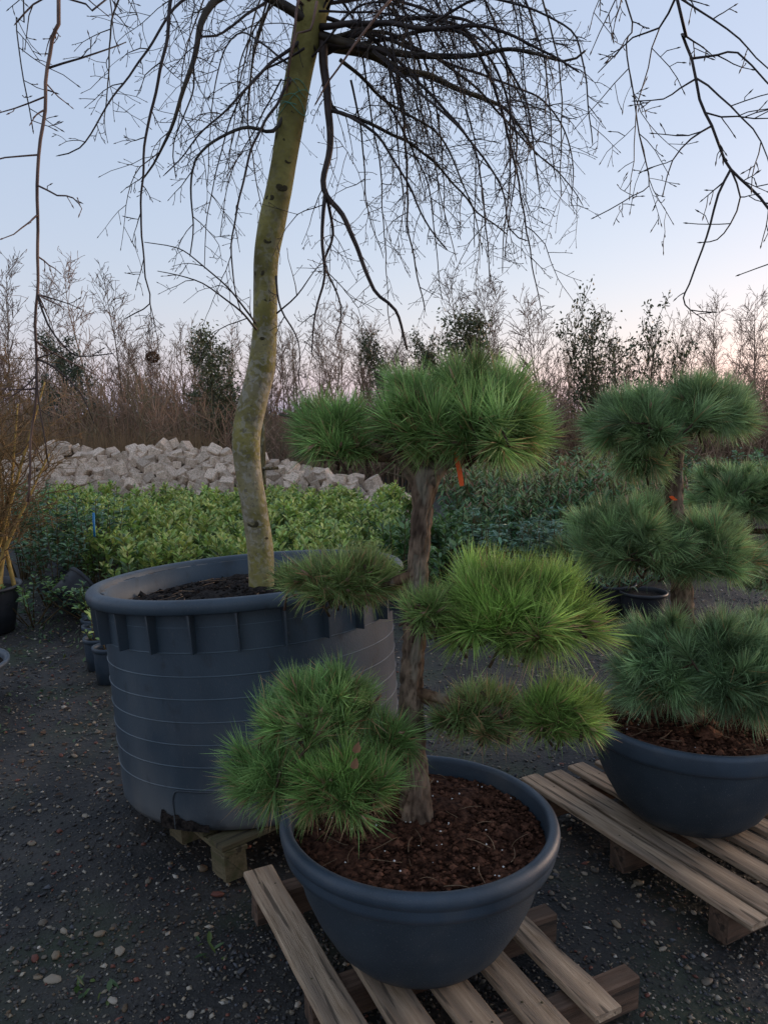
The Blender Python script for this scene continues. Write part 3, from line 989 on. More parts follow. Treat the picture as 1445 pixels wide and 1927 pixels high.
pine3 = thing('cloud_pine', "cloud pine half hidden behind the four-tiered pine", 'pine tree')
D3 = 4.35
tp = [at(1485, 1290, D3), at(1478, 1200, D3), at(1470, 1050, D3), at(1460, 930, D3), at(1440, 880, D3)]
bark_tube(tp, [.06, .05, .042, .036, .02], 13, .13, 18).build('trunk', M['bark'], pine3)
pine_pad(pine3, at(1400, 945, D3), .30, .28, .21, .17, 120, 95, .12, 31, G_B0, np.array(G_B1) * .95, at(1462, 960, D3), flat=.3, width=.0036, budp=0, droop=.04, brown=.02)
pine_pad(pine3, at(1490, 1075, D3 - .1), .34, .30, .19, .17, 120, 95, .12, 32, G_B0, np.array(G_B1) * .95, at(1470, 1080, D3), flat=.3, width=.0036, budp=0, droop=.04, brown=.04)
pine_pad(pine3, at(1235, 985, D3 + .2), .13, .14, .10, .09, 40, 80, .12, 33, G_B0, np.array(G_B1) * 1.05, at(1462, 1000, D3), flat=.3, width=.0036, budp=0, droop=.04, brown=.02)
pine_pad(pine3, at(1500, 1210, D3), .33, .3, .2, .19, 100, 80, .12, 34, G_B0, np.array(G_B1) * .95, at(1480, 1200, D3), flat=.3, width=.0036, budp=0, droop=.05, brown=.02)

# orange labels
def label_strip(name, lab, pts, w, parent=None):
    path = smooth_path(pts, n=4)
    v = []
    for i, p in enumerate(path):
        ww = w * (.55 if i == 0 else 1.0 if i < len(path) - 1 else .8)
        for dy in (-.0008, .0008):
            v += [p + [-ww / 2, dy, 0], p + [ww / 2, dy, .002]]
    n_ = len(path)
    q_ = []
    for i in range(n_ - 1):
        b = i * 4
        q_ += [[b, b + 1, b + 5, b + 4], [b + 2, b + 6, b + 7, b + 3], [b, b + 4, b + 6, b + 2], [b + 1, b + 3, b + 7, b + 5]]
    q_ += [[0, 2, 3, 1], [(n_ - 1) * 4, (n_ - 1) * 4 + 1, (n_ - 1) * 4 + 3, (n_ - 1) * 4 + 2]]
    return tag(MB().add(np.array(v), q_).build(name, M['orange'], smooth=False), lab, 'label')


label_strip('plant_label', "bright orange plastic strip hanging under the near pine's top cloud", [at(858, 845, 2.06), at(861, 870, 2.055), at(865, 890, 2.055), at(869, 915, 2.05)], .013)
label_strip('plant_label', "short orange strip tied round the trunk of the four-tiered pine", [at(1262, 934, 2.80), at(1266, 938, 2.80), at(1271, 942, 2.80)], .016)
# dry leaves caught in the low cloud
for (x, y, Y, rot) in [(668, 1418, 1.80, .2), (664, 1448, 1.78, .9)]:
    p = at(x, y, Y)
    mb = MB().leaves(np.array([p]), np.array([[.25, -.3, .9]]), np.array([[.1, -1, .2]]), .038, .022, np.array([[.30, .17, .10]]), droop=-.05, fold=.3)
    tag(mb.build('dead_leaf', M['grass']), "dry pinkish-brown leaf caught in the low needle cloud over the bowl", 'leaf', 'dry leaves caught in the near pine')

# ------------------------------------------------------------------ weeping tree in the tub
TY = 3.22
beech = thing('weeping_tree', "bare weeping tree with a crooked mossy trunk standing in the huge tub", 'tree')
tk = [(494, 1135, 26), (493, 1100, 26), (490, 1030, 27), (478, 950, 26), (467, 880, 26), (464, 820, 28), (478, 750, 28), (492, 690, 27), (499, 620, 24), (499, 540, 23), (501, 480, 24),
      (512, 420, 26), (524, 360, 25), (535, 300, 24), (548, 220, 25), (562, 140, 25), (576, 70, 27), (590, 10, 30), (596, -40, 26)]
tpts = [at(x, y, TY) for x, y, r in tk]
tr = [r * .93 * TY / F_PX for x, y, r in tk]
path = smooth_path(np.column_stack([tpts, tr]), step=.02)
kk = 28
T, A = np.meshgrid(np.arange(kk) * 2 * np.pi / kk, np.linspace(0, 1, len(path)) * 3.0)
q_ = np.stack([np.cos(T).ravel() * .5, np.sin(T).ravel() * .5, A.ravel() * 1.6], -1)
shp = (1 + .05 * wob(q_, 2.2, 3) + .02 * wob(q_, 8, 5)).reshape(len(path), kk)
mb = MB()
mb.tube(path[:, :3], path[:, 3], kk, (1, 1, 1), shape=shp)
beech_trunk = mb.build('trunk', M['beech'], beech)
for (x, y, w) in [(543, 272, 9), (545, 310, 8), (534, 360, 13), (510, 382, 11), (508, 465, 9), (490, 517, 13), (507, 570, 7), (505, 1010, 5), (480, 985, 13), (556, 225, 6), (497, 640, 6), (470, 800, 5), (520, 60, 10)]:
    i = np.argmin(np.abs(path[:, 2] - at(x, y, TY)[2]))
    cx, r_ = path[i, :3], path[i, 3]
    dx = np.clip((at(x, y, TY)[0] - cx[0]) / r_, -.9, .9)
    nrm = np.array([dx, -math.sqrt(1 - dx * dx), .1])
    p = cx + nrm * r_ * .97
    s = w * .5 * TY / F_PX
    o = MB().lathe([(1.7, -.5), (1.35, -.05), (.95, .10), (.7, .06), (.45, .0), (0, .04)], 14).build('knot', M['knot'], beech_trunk)
    o.matrix_local = Matrix.Translation(p) @ Vector(nrm).to_track_quat('Z', 'Y').to_matrix().to_4x4() @ Matrix.Diagonal((s, s * .7, s * .35, 1))
# green twine wound round the trunk
rt = np.random.default_rng(2)
pts = []
for i in range(60):
    a = i * .62
    z = at(545, 190 + 25 * math.sin(i * .37) + 12 * math.sin(i * 1.3), TY)[2]
    j = np.argmin(np.abs(path[:, 2] - z))
    pts.append(path[j, :3] + np.array([math.cos(a), math.sin(a), 0]) * (path[j, 3] * 1.04 + rt.uniform(0, .012)) + [0, 0, z - path[j, 2]])
tag(MB().tube(smooth_path(pts, step=.02), .0014, 4).build('tie_twine', M['twine']), "tangled pale green twine wound round the mossy trunk", 'twine')

TW = np.array([1.0, 1.0, 1.0])


def bud(mb, p, d, L=.011, r=.0017, col=(.9, .8, .75)):
    d = unit(d)
    mb.tube(np.array([p, p + d * L * .4, p + d * L]), [r * .6, r, r * .15], 4, col, cap=False)


def twig(mb, p, d, L, r, rng, level, gravity, col, spur=.05, side_len=.12):
    """a zigzag twig with pointed buds; level > 0 carries side twigs"""
    n = max(4, int(L / .035))
    st = L / n
    pts, dd = [np.array(p)], unit(d)
    for i in range(n):
        dd = unit(dd + np.array([0, 0, -gravity * st * (1 - .4 * i / n)]) + rng.normal(0, .13, 3))
        pts.append(pts[-1] + dd * st)
    pts = np.array(pts)
    mb.tube(pts, np.linspace(r, max(r * .45, .0009), len(pts)), 4 if r < .004 else 5, col, cap=False)
    bud(mb, pts[-1], pts[-1] - pts[-2], col=col)
    tang = unit(np.gradient(pts, axis=0))
    for i in range(1, n):
        lat = unit(np.cross(tang[i], unit(rng.normal(size=3))))
        if level > 0 and rng.uniform() < .55:
            twig(mb, pts[i], lat + tang[i] * .8 + [0, 0, .1], rng.uniform(.35, 1.3) * side_len, r * .6, rng, level - 1, gravity * .5, col, spur)
        elif rng.uniform() < .45:
            e = pts[i] + unit(lat + tang[i] * .9 + np.array([0, 0, .15])) * rng.uniform(.2, 1) * spur
            m = (pts[i] + e) / 2 + rng.normal(0, .002, 3)
            mb.tube(np.array([pts[i], m, e]), [max(r * .5, .001), .0011, .0009], 3, col, cap=False)
            bud(mb, e, e - m, col=col)


PATHS = {}


def branch(px, r0, r1, seed, dens=14, side=.22, level=1, grav=3.0, col=(1, 1, 1), prefix=None, twig_r=.0022, spur=.045, start=0.0, snap=None):
    """a branch traced through (x, y, Y) photo points, with side twigs"""
    rng = np.random.default_rng(seed)
    pts = ([np.asarray(p, float) for p in prefix] if prefix else []) + [at(*p) for p in px]
    if snap is not None:
        Q = PATHS[snap]
        pts[0] = Q[np.argmin(np.linalg.norm(Q - pts[0], axis=1))]
    P = smooth_path(pts, step=.03)
    P = P + np.stack([wob(P, 9, seed), wob(P, 9, seed + 1), wob(P, 9, seed + 2)], -1) * min(.008, r0 * 1.2)
    if snap is not None:
        P += (pts[0] - P[0]) * np.linspace(1, 0, len(P))[:, None]
    PATHS[seed] = P
    mbk = MB()
    R = r0 + (r1 - r0) * np.linspace(0, 1, len(P)) ** .8
    mbk.tube(P, R, 8 if r0 > .006 else 5, col)
    bud(mbk, P[-1], P[-1] - P[-2], col=col)
    T_ = unit(np.gradient(P, axis=0))
    ln = np.sum(np.linalg.norm(np.diff(P, axis=0), axis=1))
    cnt = int(ln * dens)
    for k in range(cnt):
        u = start + (1 - start) * (k + rng.uniform()) / cnt
        i = min(len(P) - 2, int(u * (len(P) - 1)))
        lat = unit(np.cross(T_[i], unit(rng.normal(size=3))))
        L = side * np.exp(rng.normal(-.1, .55)) * (1.15 - .5 * u)
        twig(mbk, P[i] + lat * R[i] * .5, lat + T_[i] * rng.uniform(.4, 1.2), L, min(twig_r, R[i] * .7), rng, level, grav, col, spur, side_len=L * .45)
    return mbk.build('branch', M['twig'], beech)


TC = at(592, 30, TY)
# ---- traced limbs and hanging branches (pixels read off the photograph, distances chosen round the trunk)
CG = (1.5, 1.6, 1.2)      # greenish older wood
CB = (1.0, 1.0, 1.05)
TRACED = [
    # to the far side of the tub
    ([(596, 62, 3.22), (680, 88, 3.15), (760, 102, 3.1), (860, 106, 3.05), (960, 92, 3.0), (1060, 112, 2.95), (1100, 90, 2.9)], .020, .004, 15, .30, CG),
    ([(600, 80, 3.24), (690, 100, 3.35), (745, 128, 3.4), (800, 142, 3.45), (870, 172, 3.5), (950, 205, 3.55), (1010, 290, 3.6)], .026, .004, 12, .30, (2.4, 2.5, 1.3)),
    ([(600, 50, 3.2), (700, 40, 3.05), (800, 52, 2.95), (900, 48, 2.9), (1000, 82, 2.85), (1090, 135, 2.8)], .014, .003, 16, .28, CB),
    ([(612, 95, 3.25), (625, 200, 3.3), (680, 225, 3.35), (740, 255, 3.4), (800, 290, 3.45), (860, 350, 3.5), (900, 400, 3.5), (952, 440, 3.5)], .010, .0028, 12, .22, CG),
    ([(606, 70, 3.22), (616, 180, 3.18), (620, 280, 3.14), (613, 355, 3.12), (650, 420, 3.1), (680, 490, 3.08), (705, 545, 3.06), (745, 585, 3.05), (765, 660, 3.05)], .019, .0045, 7, .20, (1.3, 1.2, 1.1)),
    ([(618, 200, 3.2), (650, 215, 3.1), (700, 250, 3.05), (760, 330, 3.0), (790, 400, 3.0), (842, 470, 3.0)], .008, .0026, 12, .20, CB),
    ([(613, 355, 3.12), (606, 430, 3.1), (610, 520, 3.1), (592, 590, 3.1), (585, 660, 3.1)], .009, .0028, 9, .16, CB),
    ([(612, 360, 3.15), (628, 440, 3.2), (612, 500, 3.2), (640, 570, 3.2), (630, 640, 3.2)], .007, .0024, 9, .16, CB),
    ([(600, 30, 3.2), (680, 60, 3.3), (745, 130, 3.4), (765, 300, 3.4), (770, 440, 3.4), (800, 582, 3.4)], .009, .0025, 10, .18, CB),
    ([(620, 85, 3.2), (720, 95, 3.1), (830, 200, 3.05), (930, 330, 3.0), (960, 430, 3.0), (990, 452, 3.0)], .009, .0022, 12, .18, CB),
    ([(620, 70, 3.2), (720, 60, 3.3), (880, 150, 3.4), (990, 270, 3.4), (1060, 330, 3.4), (1095, 385, 3.4)], .010, .002, 14, .20, CG),
    ([(700, 95, 3.1), (800, 180, 2.9), (860, 240, 2.85), (900, 300, 2.85), (915, 420, 2.85), (922, 525, 2.85)], .007, .002, 10, .15, CB),
    ([(700, 60, 3.2), (850, 120, 3.3), (960, 160, 3.4), (1030, 200, 3.45), (1075, 290, 3.5), (1075, 380, 3.5)], .008, .002, 13, .2, CB),
    ([(640, 110, 3.2), (740, 200, 3.35), (830, 260, 3.4), (880, 370, 3.45), (905, 470, 3.5)], .008, .002, 12, .18, CG),
    ([(800, 52, 2.95), (900, 0, 2.9), (1010, 20, 2.85), (1085, 70, 2.8), (1105, 180, 2.8), (1112, 270, 2.8)], .006, .002, 14, .18, CB),
    ([(660, 150, 3.25), (680, 260, 3.35), (690, 380, 3.4), (720, 480, 3.4)], .005, .0018, 11, .15, CB),
    ([(720, 180, 3.3), (800, 330, 3.5), (815, 430, 3.55), (830, 560, 3.55)], .005, .0018, 12, .15, CB),
    # to the near side of the picture's other half
    ([(585, 45, 3.2), (535, 12, 3.15), (480, -15, 3.1), (420, -10, 3.0), (380, 40, 2.95), (350, 150, 2.9), (305, 285, 2.9), (268, 335, 2.9)], .022, .003, 8, .22, CG),
    ([(575, 70, 3.2), (515, 115, 3.1), (440, 190, 3.0), (385, 245, 2.95), (340, 300, 2.95), (312, 330, 2.95)], .008, .002, 9, .18, CB),
    ([(540, 205, 3.2), (515, 245, 3.15), (470, 238, 3.1), (425, 250, 3.05), (380, 282, 3.0), (362, 320, 3.0), (362, 420, 3.0), (357, 477, 3.0)], .0085, .0022, 10, .16, (1.3, 1.6, 1.5)),
    ([(560, 130, 3.2), (505, 215, 3.1), (462, 325, 3.05), (440, 425, 3.0), (437, 500, 3.0), (455, 590, 3.0)], .007, .0022, 9, .15, CB),
    ([(480, -15, 3.1), (380, -40, 2.9), (320, -10, 2.75), (310, 100, 2.7), (275, 260, 2.7), (265, 400, 2.7), (274, 520, 2.7), (282, 570, 2.7), (238, 597, 2.7)], .009, .002, 10, .13, CB),
    ([(480, -15, 3.1), (400, -20, 3.0), (330, 15, 2.9), (255, 125, 2.8), (200, 200, 2.75), (150, 275, 2.7), (108, 290, 2.7)], .007, .002, 9, .15, CB),
    ([(500, 0, 3.1), (420, 60, 3.0), (370, 75, 2.9), (362, 180, 2.9), (325, 270, 2.9), (330, 330, 2.9)], .006, .002, 8, .13, CB),
    ([(570, 90, 3.1), (460, 170, 3.3), (400, 350, 3.5), (385, 500, 3.6)], .005, .0018, 10, .16, CB),
    ([(545, 120, 3.2), (455, 60, 3.4), (410, 130, 3.5), (395, 260, 3.5), (390, 350, 3.5)], .005, .0018, 10, .15, CB),
    ([(530, 150, 3.2), (480, 240, 3.4), (430, 340, 3.5), (415, 440, 3.5)], .004, .0017, 11, .14, CB),
    ([(522, 590, 3.15), (560, 555, 3.1), (600, 500, 3.1), (620, 490, 3.1)], .004, .0014, 9, .12, CB),
    ([(484, 620, 3.12), (440, 575, 3.05), (380, 530, 3.0), (300, 512, 2.95)], .005, .0016, 10, .12, CB),
    ([(482, 610, 3.12), (430, 540, 3.05), (370, 490, 3.0), (330, 465, 3.0), (275, 455, 3.0)], .0045, .0016, 8, .10, CB),
    ([(520, 520, 3.15), (528, 580, 3.1), (560, 640, 3.1), (562, 720, 3.1)], .005, .0018, 8, .12, CB),
]
for k, (px, r0, r1, dn, sd, cl) in enumerate(TRACED):
    branch(px, r0, r1, 400 + k * 7, dens=dn, side=sd, col=cl, start=.12 if r0 > .012 else .05, grav=3.4)
# pale dead shoots crossing the trunk top
for k, px in enumerate([[(740, -10, 2.9), (690, 50, 2.9), (650, 110, 2.9), (612, 165, 2.95), (592, 195, 3.0)], [(562, -10, 3.0), (555, 50, 2.98), (548, 110, 3.0), (540, 170, 3.1)], [(600, 0, 3.1), (585, 55, 3.1), (560, 60, 3.1), (548, 100, 3.1)]]):
    branch(px, .006, .003, 600 + k, dens=3, side=.08, level=0, col=(7.0, 6.0, 5.2))
# ---- branches that arch over and hang much closer to the lens
up = lambda dx, dy, dz: TC + np.array([dx, dy, dz])
branch([(107, -15, 1.9), (95, 70, 1.88), (82, 230, 1.86), (74, 350, 1.85), (69, 480, 1.84), (68, 580, 1.84), (66, 700, 1.84), (60, 800, 1.84), (56, 940, 1.84)], .0085, .0028, 701, dens=9, side=.13, grav=-1.5,
       col=(4.2, 3.6, 3.2), prefix=[up(0, -.05, .02), up(-.3, -.45, .25), up(-.65, -.95, .15)], start=.45, spur=.03, level=0)
branch([(68, 560, 1.84), (90, 610, 1.82), (120, 650, 1.8), (150, 670, 1.8), (205, 665, 1.8)], .003, .0014, 702, snap=701, dens=14, side=.06, grav=-1, level=0)
branch([(66, 660, 1.84), (100, 690, 1.83), (150, 740, 1.82), (175, 790, 1.82)], .003, .0014, 706, snap=701, dens=5, side=.05, grav=-1, level=0, col=(2, 1.8, 1.6))
branch([(66, 680, 1.84), (72, 740, 1.83), (82, 800, 1.82), (92, 870, 1.82)], .003, .0014, 707, snap=701, dens=6, side=.05, grav=-1, level=0, col=(2.4, 2.1, 1.9))
branch([(95, 130, 1.88), (150, 110, 1.9), (210, 90, 1.95), (235, 80, 2.0)], .003, .0014, 703, snap=701, dens=8, side=.07, grav=1, level=0)
branch([(40, -10, 1.9), (28, 30, 1.88), (40, 120, 1.86), (55, 200, 1.86), (62, 240, 1.86)], .004, .0014, 704, dens=14, side=.09, grav=-.5, prefix=[up(-.1, -.1, .05), up(-.5, -.6, .3), up(-.85, -1.0, .2)], start=.5, level=0)
branch([(205, -8, 2.0), (160, 5, 1.95), (110, -5, 1.9), (60, 10, 1.88), (30, 40, 1.86)], .005, .002, 705, dens=10, side=.09, grav=1, prefix=[up(0, 0, 0), up(-.35, -.5, .12)], start=.4, level=0, col=(1.8, 1.6, 1.5))
branch([(1172, -12, 2.0), (1182, 80, 1.98), (1192, 180, 1.96), (1205, 250, 1.95), (1216, 300, 1.95), (1222, 352, 1.95), (1190, 372, 1.95), (1118, 410, 1.95)], .0055, .0013, 711, dens=11, side=.15, grav=1.0,
       prefix=[up(.05, -.05, .03), up(.35, -.4, .3), up(.62, -.9, .22)], start=.42, spur=.03, level=1)
branch([(1268, -12, 1.7), (1283, 60, 1.69), (1300, 110, 1.68), (1312, 190, 1.67), (1335, 240, 1.66), (1360, 300, 1.65), (1390, 335, 1.64), (1450, 395, 1.62), (1500, 470, 1.62)], .0062, .0026, 712, dens=7, side=.15, grav=.5,
       prefix=[up(.05, -.05, .0), up(.40, -.5, .32), up(.7, -1.1, .25)], start=.45, spur=.03, level=1)
branch([(1374, 322, 1.64), (1352, 365, 1.64), (1335, 425, 1.64), (1322, 470, 1.64), (1300, 535, 1.64), (1288, 560, 1.64), (1300, 583, 1.64), (1342, 588, 1.64)], .003, .0012, 713, snap=712, dens=9, side=.06, grav=-1, level=0)
branch([(1378, 325, 1.64), (1392, 370, 1.64), (1375, 420, 1.64), (1350, 450, 1.64), (1322, 455, 1.64)], .0022, .0011, 714, snap=712, dens=12, side=.05, grav=-1, level=0)
branch([(1303, 103, 1.68), (1350, 102, 1.66), (1390, 98, 1.64), (1440, 150, 1.62), (1470, 180, 1.62)], .0028, .0014, 715, snap=712, dens=8, side=.08, grav=2, level=0)
branch([(1306, 145, 1.68), (1280, 165, 1.68), (1250, 185, 1.68), (1200, 190, 1.68)], .0024, .0011, 716, snap=712, dens=12, side=.07, grav=0, level=0)
branch([(1330, 232, 1.66), (1300, 260, 1.66), (1265, 300, 1.66), (1250, 360, 1.66)], .0024, .0011, 717, snap=712, dens=12, side=.06, grav=0, level=0)
branch([(1290, 20, 1.7), (1240, 50, 1.75), (1190, 70, 1.8), (1130, 130, 1.9)], .0028, .0012, 718, snap=712, dens=10, side=.09, grav=1, level=1)
branch([(1290, 10, 1.7), (1340, 35, 1.68), (1390, 75, 1.66), (1420, 110, 1.65), (1460, 145, 1.65)], .0024, .0012, 719, snap=712, dens=9, side=.07, grav=1, level=0)
branch([(1500, 480, 1.62), (1450, 495, 1.62), (1395, 515, 1.62)], .002, .001, 720, dens=6, side=.04, grav=0, level=0, prefix=[at(1500, 470, 1.62)])
# ---- the rest of the umbrella, filling in all round the trunk
rc = np.random.default_rng(77)
for k in range(31):
    az = rc.choice([rc.uniform(-70, 60), rc.uniform(-70, 60), rc.uniform(90, 250)])       # degrees from +X
    if az > 90 and k % 3:
        az = rc.uniform(-60, 70)
    d = np.array([math.cos(rad(az)), math.sin(rad(az)), 0])
    if d[1] < -.35:
        d[1] *= .4
    reach = rc.uniform(.25, .95)
    c0 = TC + rc.normal(0, .03, 3) + [0, 0, rc.uniform(-.12, .25)]
    rise = rc.uniform(.02, .22)
    hang = rc.uniform(.35, 1.15) * (.75 if az > 90 else 1.0)
    pts = [c0, c0 + d * reach * .35 + [0, 0, rise], c0 + d * reach * .8 + [0, 0, rise * .4], c0 + d * (reach + .05) + [0, 0, -hang * .4], c0 + d * (reach + .12) + rc.normal(0, .05, 3) + [0, 0, -hang]]
    branch([], rc.uniform(.005, .010), .0018, 900 + k, dens=11, side=.19, grav=3.4, prefix=pts, col=CB if k % 3 else CG, start=.1)

# ------------------------------------------------------------------ nursery plants


def stems_and_leaves(seed, H, W, nstem, per, Ll, Lw, cols, top_cols, updir=.7, droop=.15, spread=.5, whorl=False, zmin=.15, bend=.3):
    r = np.random.default_rng(seed)
    ms, ml = MB(), MB()
    B, D, N_, C, LL = [], [], [], [], []
    for s in range(nstem):
        a = r.uniform(0, 6.28)
        rr_ = W * math.sqrt(r.uniform()) * .5
        hh = H * r.uniform(.72, 1.06) * (1 - .25 * (rr_ / W))
        b0 = np.array([math.cos(a) * rr_ * .35, math.sin(a) * rr_ * .35, 0])
        e0 = np.array([math.cos(a) * rr_ * 2 * spread, math.sin(a) * rr_ * 2 * spread, hh]) + r.normal(0, .03, 3)
        m0 = (b0 * .4 + e0 * .6) * [1, 1, .9] + r.normal(0, .03, 3) * bend
        P = smooth_path([b0, m0, e0], n=5)
        ms.tube(P, np.linspace(.006, .0025, len(P)), 4, (.9, .8, .6), cap=False)
        u = zmin + (1 - zmin) * np.sqrt(r.uniform(0, 1, per))
        if whorl:
            u = np.clip(np.round(u * 4) / 4 + r.normal(0, .02, per), .1, 1)
        idx = np.clip(u * (len(P) - 1), 0, len(P) - 1.001)
        i0 = idx.astype(int)
        f = (idx - i0)[:, None]
        pos = P[i0] * (1 - f) + P[i0 + 1] * f
        an = r.uniform(0, 6.28, per)
        d = np.stack([np.cos(an), np.sin(an), updir * (.4 + .9 * u) + r.normal(0, .25, per)], -1)
        B.append(pos + d * .01)
        D.append(d)
        N_.append(np.stack([r.normal(0, .3, per), r.normal(0, .3, per), np.ones(per)], -1))
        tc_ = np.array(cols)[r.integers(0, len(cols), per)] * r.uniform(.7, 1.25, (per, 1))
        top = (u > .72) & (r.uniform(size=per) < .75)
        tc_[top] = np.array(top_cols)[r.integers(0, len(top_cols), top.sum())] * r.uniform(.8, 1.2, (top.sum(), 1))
        C.append(tc_)
        LL.append(Ll * r.uniform(.65, 1.15, per) * (1.05 - .35 * (u > .9)))
    B, D, N_, C, LL = map(np.concatenate, (B, D, N_, C, LL))
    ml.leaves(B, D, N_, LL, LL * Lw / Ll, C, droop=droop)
    return ms.mesh('stems', M['twigstem']), ml.mesh('foliage', M['leaf'], smooth=False)


M['twigstem'] = mat('shrub_stem', (0.07, 0.055, 0.03), (0.13, 0.10, 0.055), scale=20, rough=.8, tint=True)


def shrub_set(name, label, cat, group, variants, spots, rng, smin=.85, smax=1.15):
    out = []
    for k, (x, y) in enumerate(spots):
        st, fo = variants[k % len(variants)]
        o = thing(name, label, cat, (x, y, -.005), group, rz=rng.uniform(0, 6.28))
        s = rng.uniform(smin, smax)
        o.scale = (s * rng.uniform(.92, 1.1), s * rng.uniform(.92, 1.1), s)
        link('stems', st, o)
        link('foliage', fo, o)
        out.append(o)
    return out


rs = np.random.default_rng(19)
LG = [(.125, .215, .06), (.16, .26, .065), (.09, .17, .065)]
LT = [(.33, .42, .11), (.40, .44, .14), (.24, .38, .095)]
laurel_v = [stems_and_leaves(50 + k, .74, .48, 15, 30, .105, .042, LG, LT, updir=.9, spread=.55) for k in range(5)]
spots = []
for yy in np.arange(6.35, 11.6, .43):
    for xx in np.arange(-5.2, .75, .43):
        x, y = xx + rs.uniform(-.12, .12), yy + rs.uniform(-.12, .12)
        px = x / y
        if px < -.44 + (.03 if y < 8 else 0) or (y < 7.2 and x < -2.45) or (y < 6.8 and x > -1.2) or px > .035:
            continue
        spots.append((x, y, int(round((yy - 6.35) / .43))))
ORD = ['nearest the huge tub', 'second from the huge tub', 'third from the huge tub', 'fourth from the huge tub', 'fifth from the huge tub', 'sixth from the huge tub', 'seventh from the huge tub', 'sixth from the cobble heap', 'fifth from the cobble heap', 'fourth from the cobble heap',
       'third from the cobble heap', 'second from the cobble heap', 'nearest the cobble heap']
for row in sorted({q[2] for q in spots}):
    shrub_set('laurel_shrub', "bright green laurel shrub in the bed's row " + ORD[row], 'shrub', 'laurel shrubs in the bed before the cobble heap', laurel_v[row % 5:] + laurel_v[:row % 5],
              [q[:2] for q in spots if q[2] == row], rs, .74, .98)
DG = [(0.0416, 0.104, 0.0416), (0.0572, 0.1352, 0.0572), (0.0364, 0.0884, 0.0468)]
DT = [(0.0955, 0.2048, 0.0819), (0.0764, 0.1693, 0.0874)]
dark_v = [stems_and_leaves(70 + k, 1.0, .6, 15, 34, .085, .036, DG, DT, updir=.4, spread=.6, zmin=.1) for k in range(3)]
shrub_set('evergreen_shrub', "dark glossy evergreen shrub beside the bare stems at the gravel's edge", 'shrub', 'dark evergreen shrubs at the edge of the laurel bed', dark_v,
          [(-2.95, 6.75), (-3.25, 7.4), (-3.75, 7.9), (-3.35, 8.3), (-4.1, 8.9), (-2.75, 7.35), (-4.0, 7.3), (-4.6, 9.9)], rs, .8, 1.1)
low_v = [stems_and_leaves(80 + k, .34, .5, 10, 22, .06, .026, DG, [(.12, .22, .06)], updir=.3, spread=.9) for k in range(2)]
shrub_set('ground_shrub', "low sprawling green shrub at the foot of the dark evergreens", 'shrub', 'low shrubs sprawling onto the gravel', low_v, [(-2.42, 6.25), (-2.62, 6.55), (-2.25, 6.0), (-2.85, 6.1)], rs)
# mid-green laurels behind the near pine
mid_v = [stems_and_leaves(90 + k, .72, .5, 14, 30, .085, .032, [(.046, .11, .036), (.06, .14, .044)], [(.12, .21, .06), (.10, .18, .07)], updir=.8, spread=.55) for k in range(3)]
sp = []
for yy in np.arange(6.5, 9.2, .45):
    for xx in np.arange(.1, 2.0, .45):
        x, y = xx + rs.uniform(-.12, .12), yy + rs.uniform(-.12, .12)
        if .03 < x / y < .125 + .02 * (y > 7.5):
            sp.append((x, y))
shrub_set('laurel_shrub', "mid-green laurel shrub behind the near pine's trunk", 'shrub', 'laurel shrubs behind the near pine', mid_v, sp, rs)
# rhododendrons
RG = [(0.066, 0.164, 0.102), (0.087, 0.204, 0.131), (0.055, 0.131, 0.08)]
rho_v = [stems_and_leaves(110 + k, .80, .6, 16, 34, .105, .034, RG, [(.075, .15, .09), (.10, .18, .08)], updir=.35, droop=.22, spread=.62, whorl=True, zmin=.25) for k in range(3)]
shrub_set('rhododendron', "blue-green rhododendron with whorled leaves between the two near pines", 'shrub', 'rhododendrons between the near pines', rho_v,
          [(.95, 6.7), (1.32, 6.55), (1.62, 6.75), (1.15, 7.15), (1.55, 7.25), (1.9, 7.1), (.75, 7.2)], rs, .9, 1.1)
# drooping-leaved bushes
PG = [(0.073, 0.175, 0.066), (0.102, 0.219, 0.08), (0.058, 0.146, 0.066)]
pie_v = [stems_and_leaves(130 + k, 1.25, .8, 20, 46, .10, .024, PG, [(.15, .24, .09), (.20, .25, .10), (.22, .13, .08)], updir=-.15, droop=.45, spread=.6, zmin=.2) for k in range(4)]
sp = []
for yy in np.arange(7.9, 11.0, .62):
    for xx in np.arange(.5, 5.2, .62):
        x, y = xx + rs.uniform(-.18, .18), yy + rs.uniform(-.18, .18)
        if .10 < x / y < .44 and y > 7.6:
            sp.append((x, y))
shrub_set('drooping_shrub', "tall bush with narrow drooping leaves behind the rhododendrons", 'shrub', 'drooping-leaved bushes behind the rhododendrons', pie_v, sp, rs, .85, 1.12)
shrub_set('far_shrub', "rounded evergreen bush beyond the topmost tier of the four-tiered pine", 'shrub', 'evergreen bushes at the far side of the nursery', dark_v,
          [(x + rs.uniform(-.2, .2), y + rs.uniform(-.3, .3)) for y in (11.5, 12.4) for x in np.arange(3.4, 6.6, .7)], rs, 1.15, 1.4)


def nursery_pot(name, label, loc, R, H, m, rot=(0, 0, 0), group=None, soil=True, taper=.82, cat='pot'):
    o = thing(name, label, cat, loc, group)
    o.rotation_euler = rot
    t = R * .04 + .003
    MB().lathe([(0, .004), (R * taper, .002), (R * (taper + (1 - taper) * .5), H * .5), (R - .004, H - .03)], 40).build('wall', m, o)
    MB().lathe([(R - .004, H - .03), (R + t * .6, H - .028), (R + t, H - .012), (R + t * .8, H), (R - t * .2, H + .001), (R - t, H - .02), (R * .93, H * .55)], 40).build('rim', m, o)
    if soil:
        MB().lathe([(R * .955, H * .86), (R * .5, H * .90), (0, H * .89)], 24).build('soil', M['darksoil'], o)
    return o


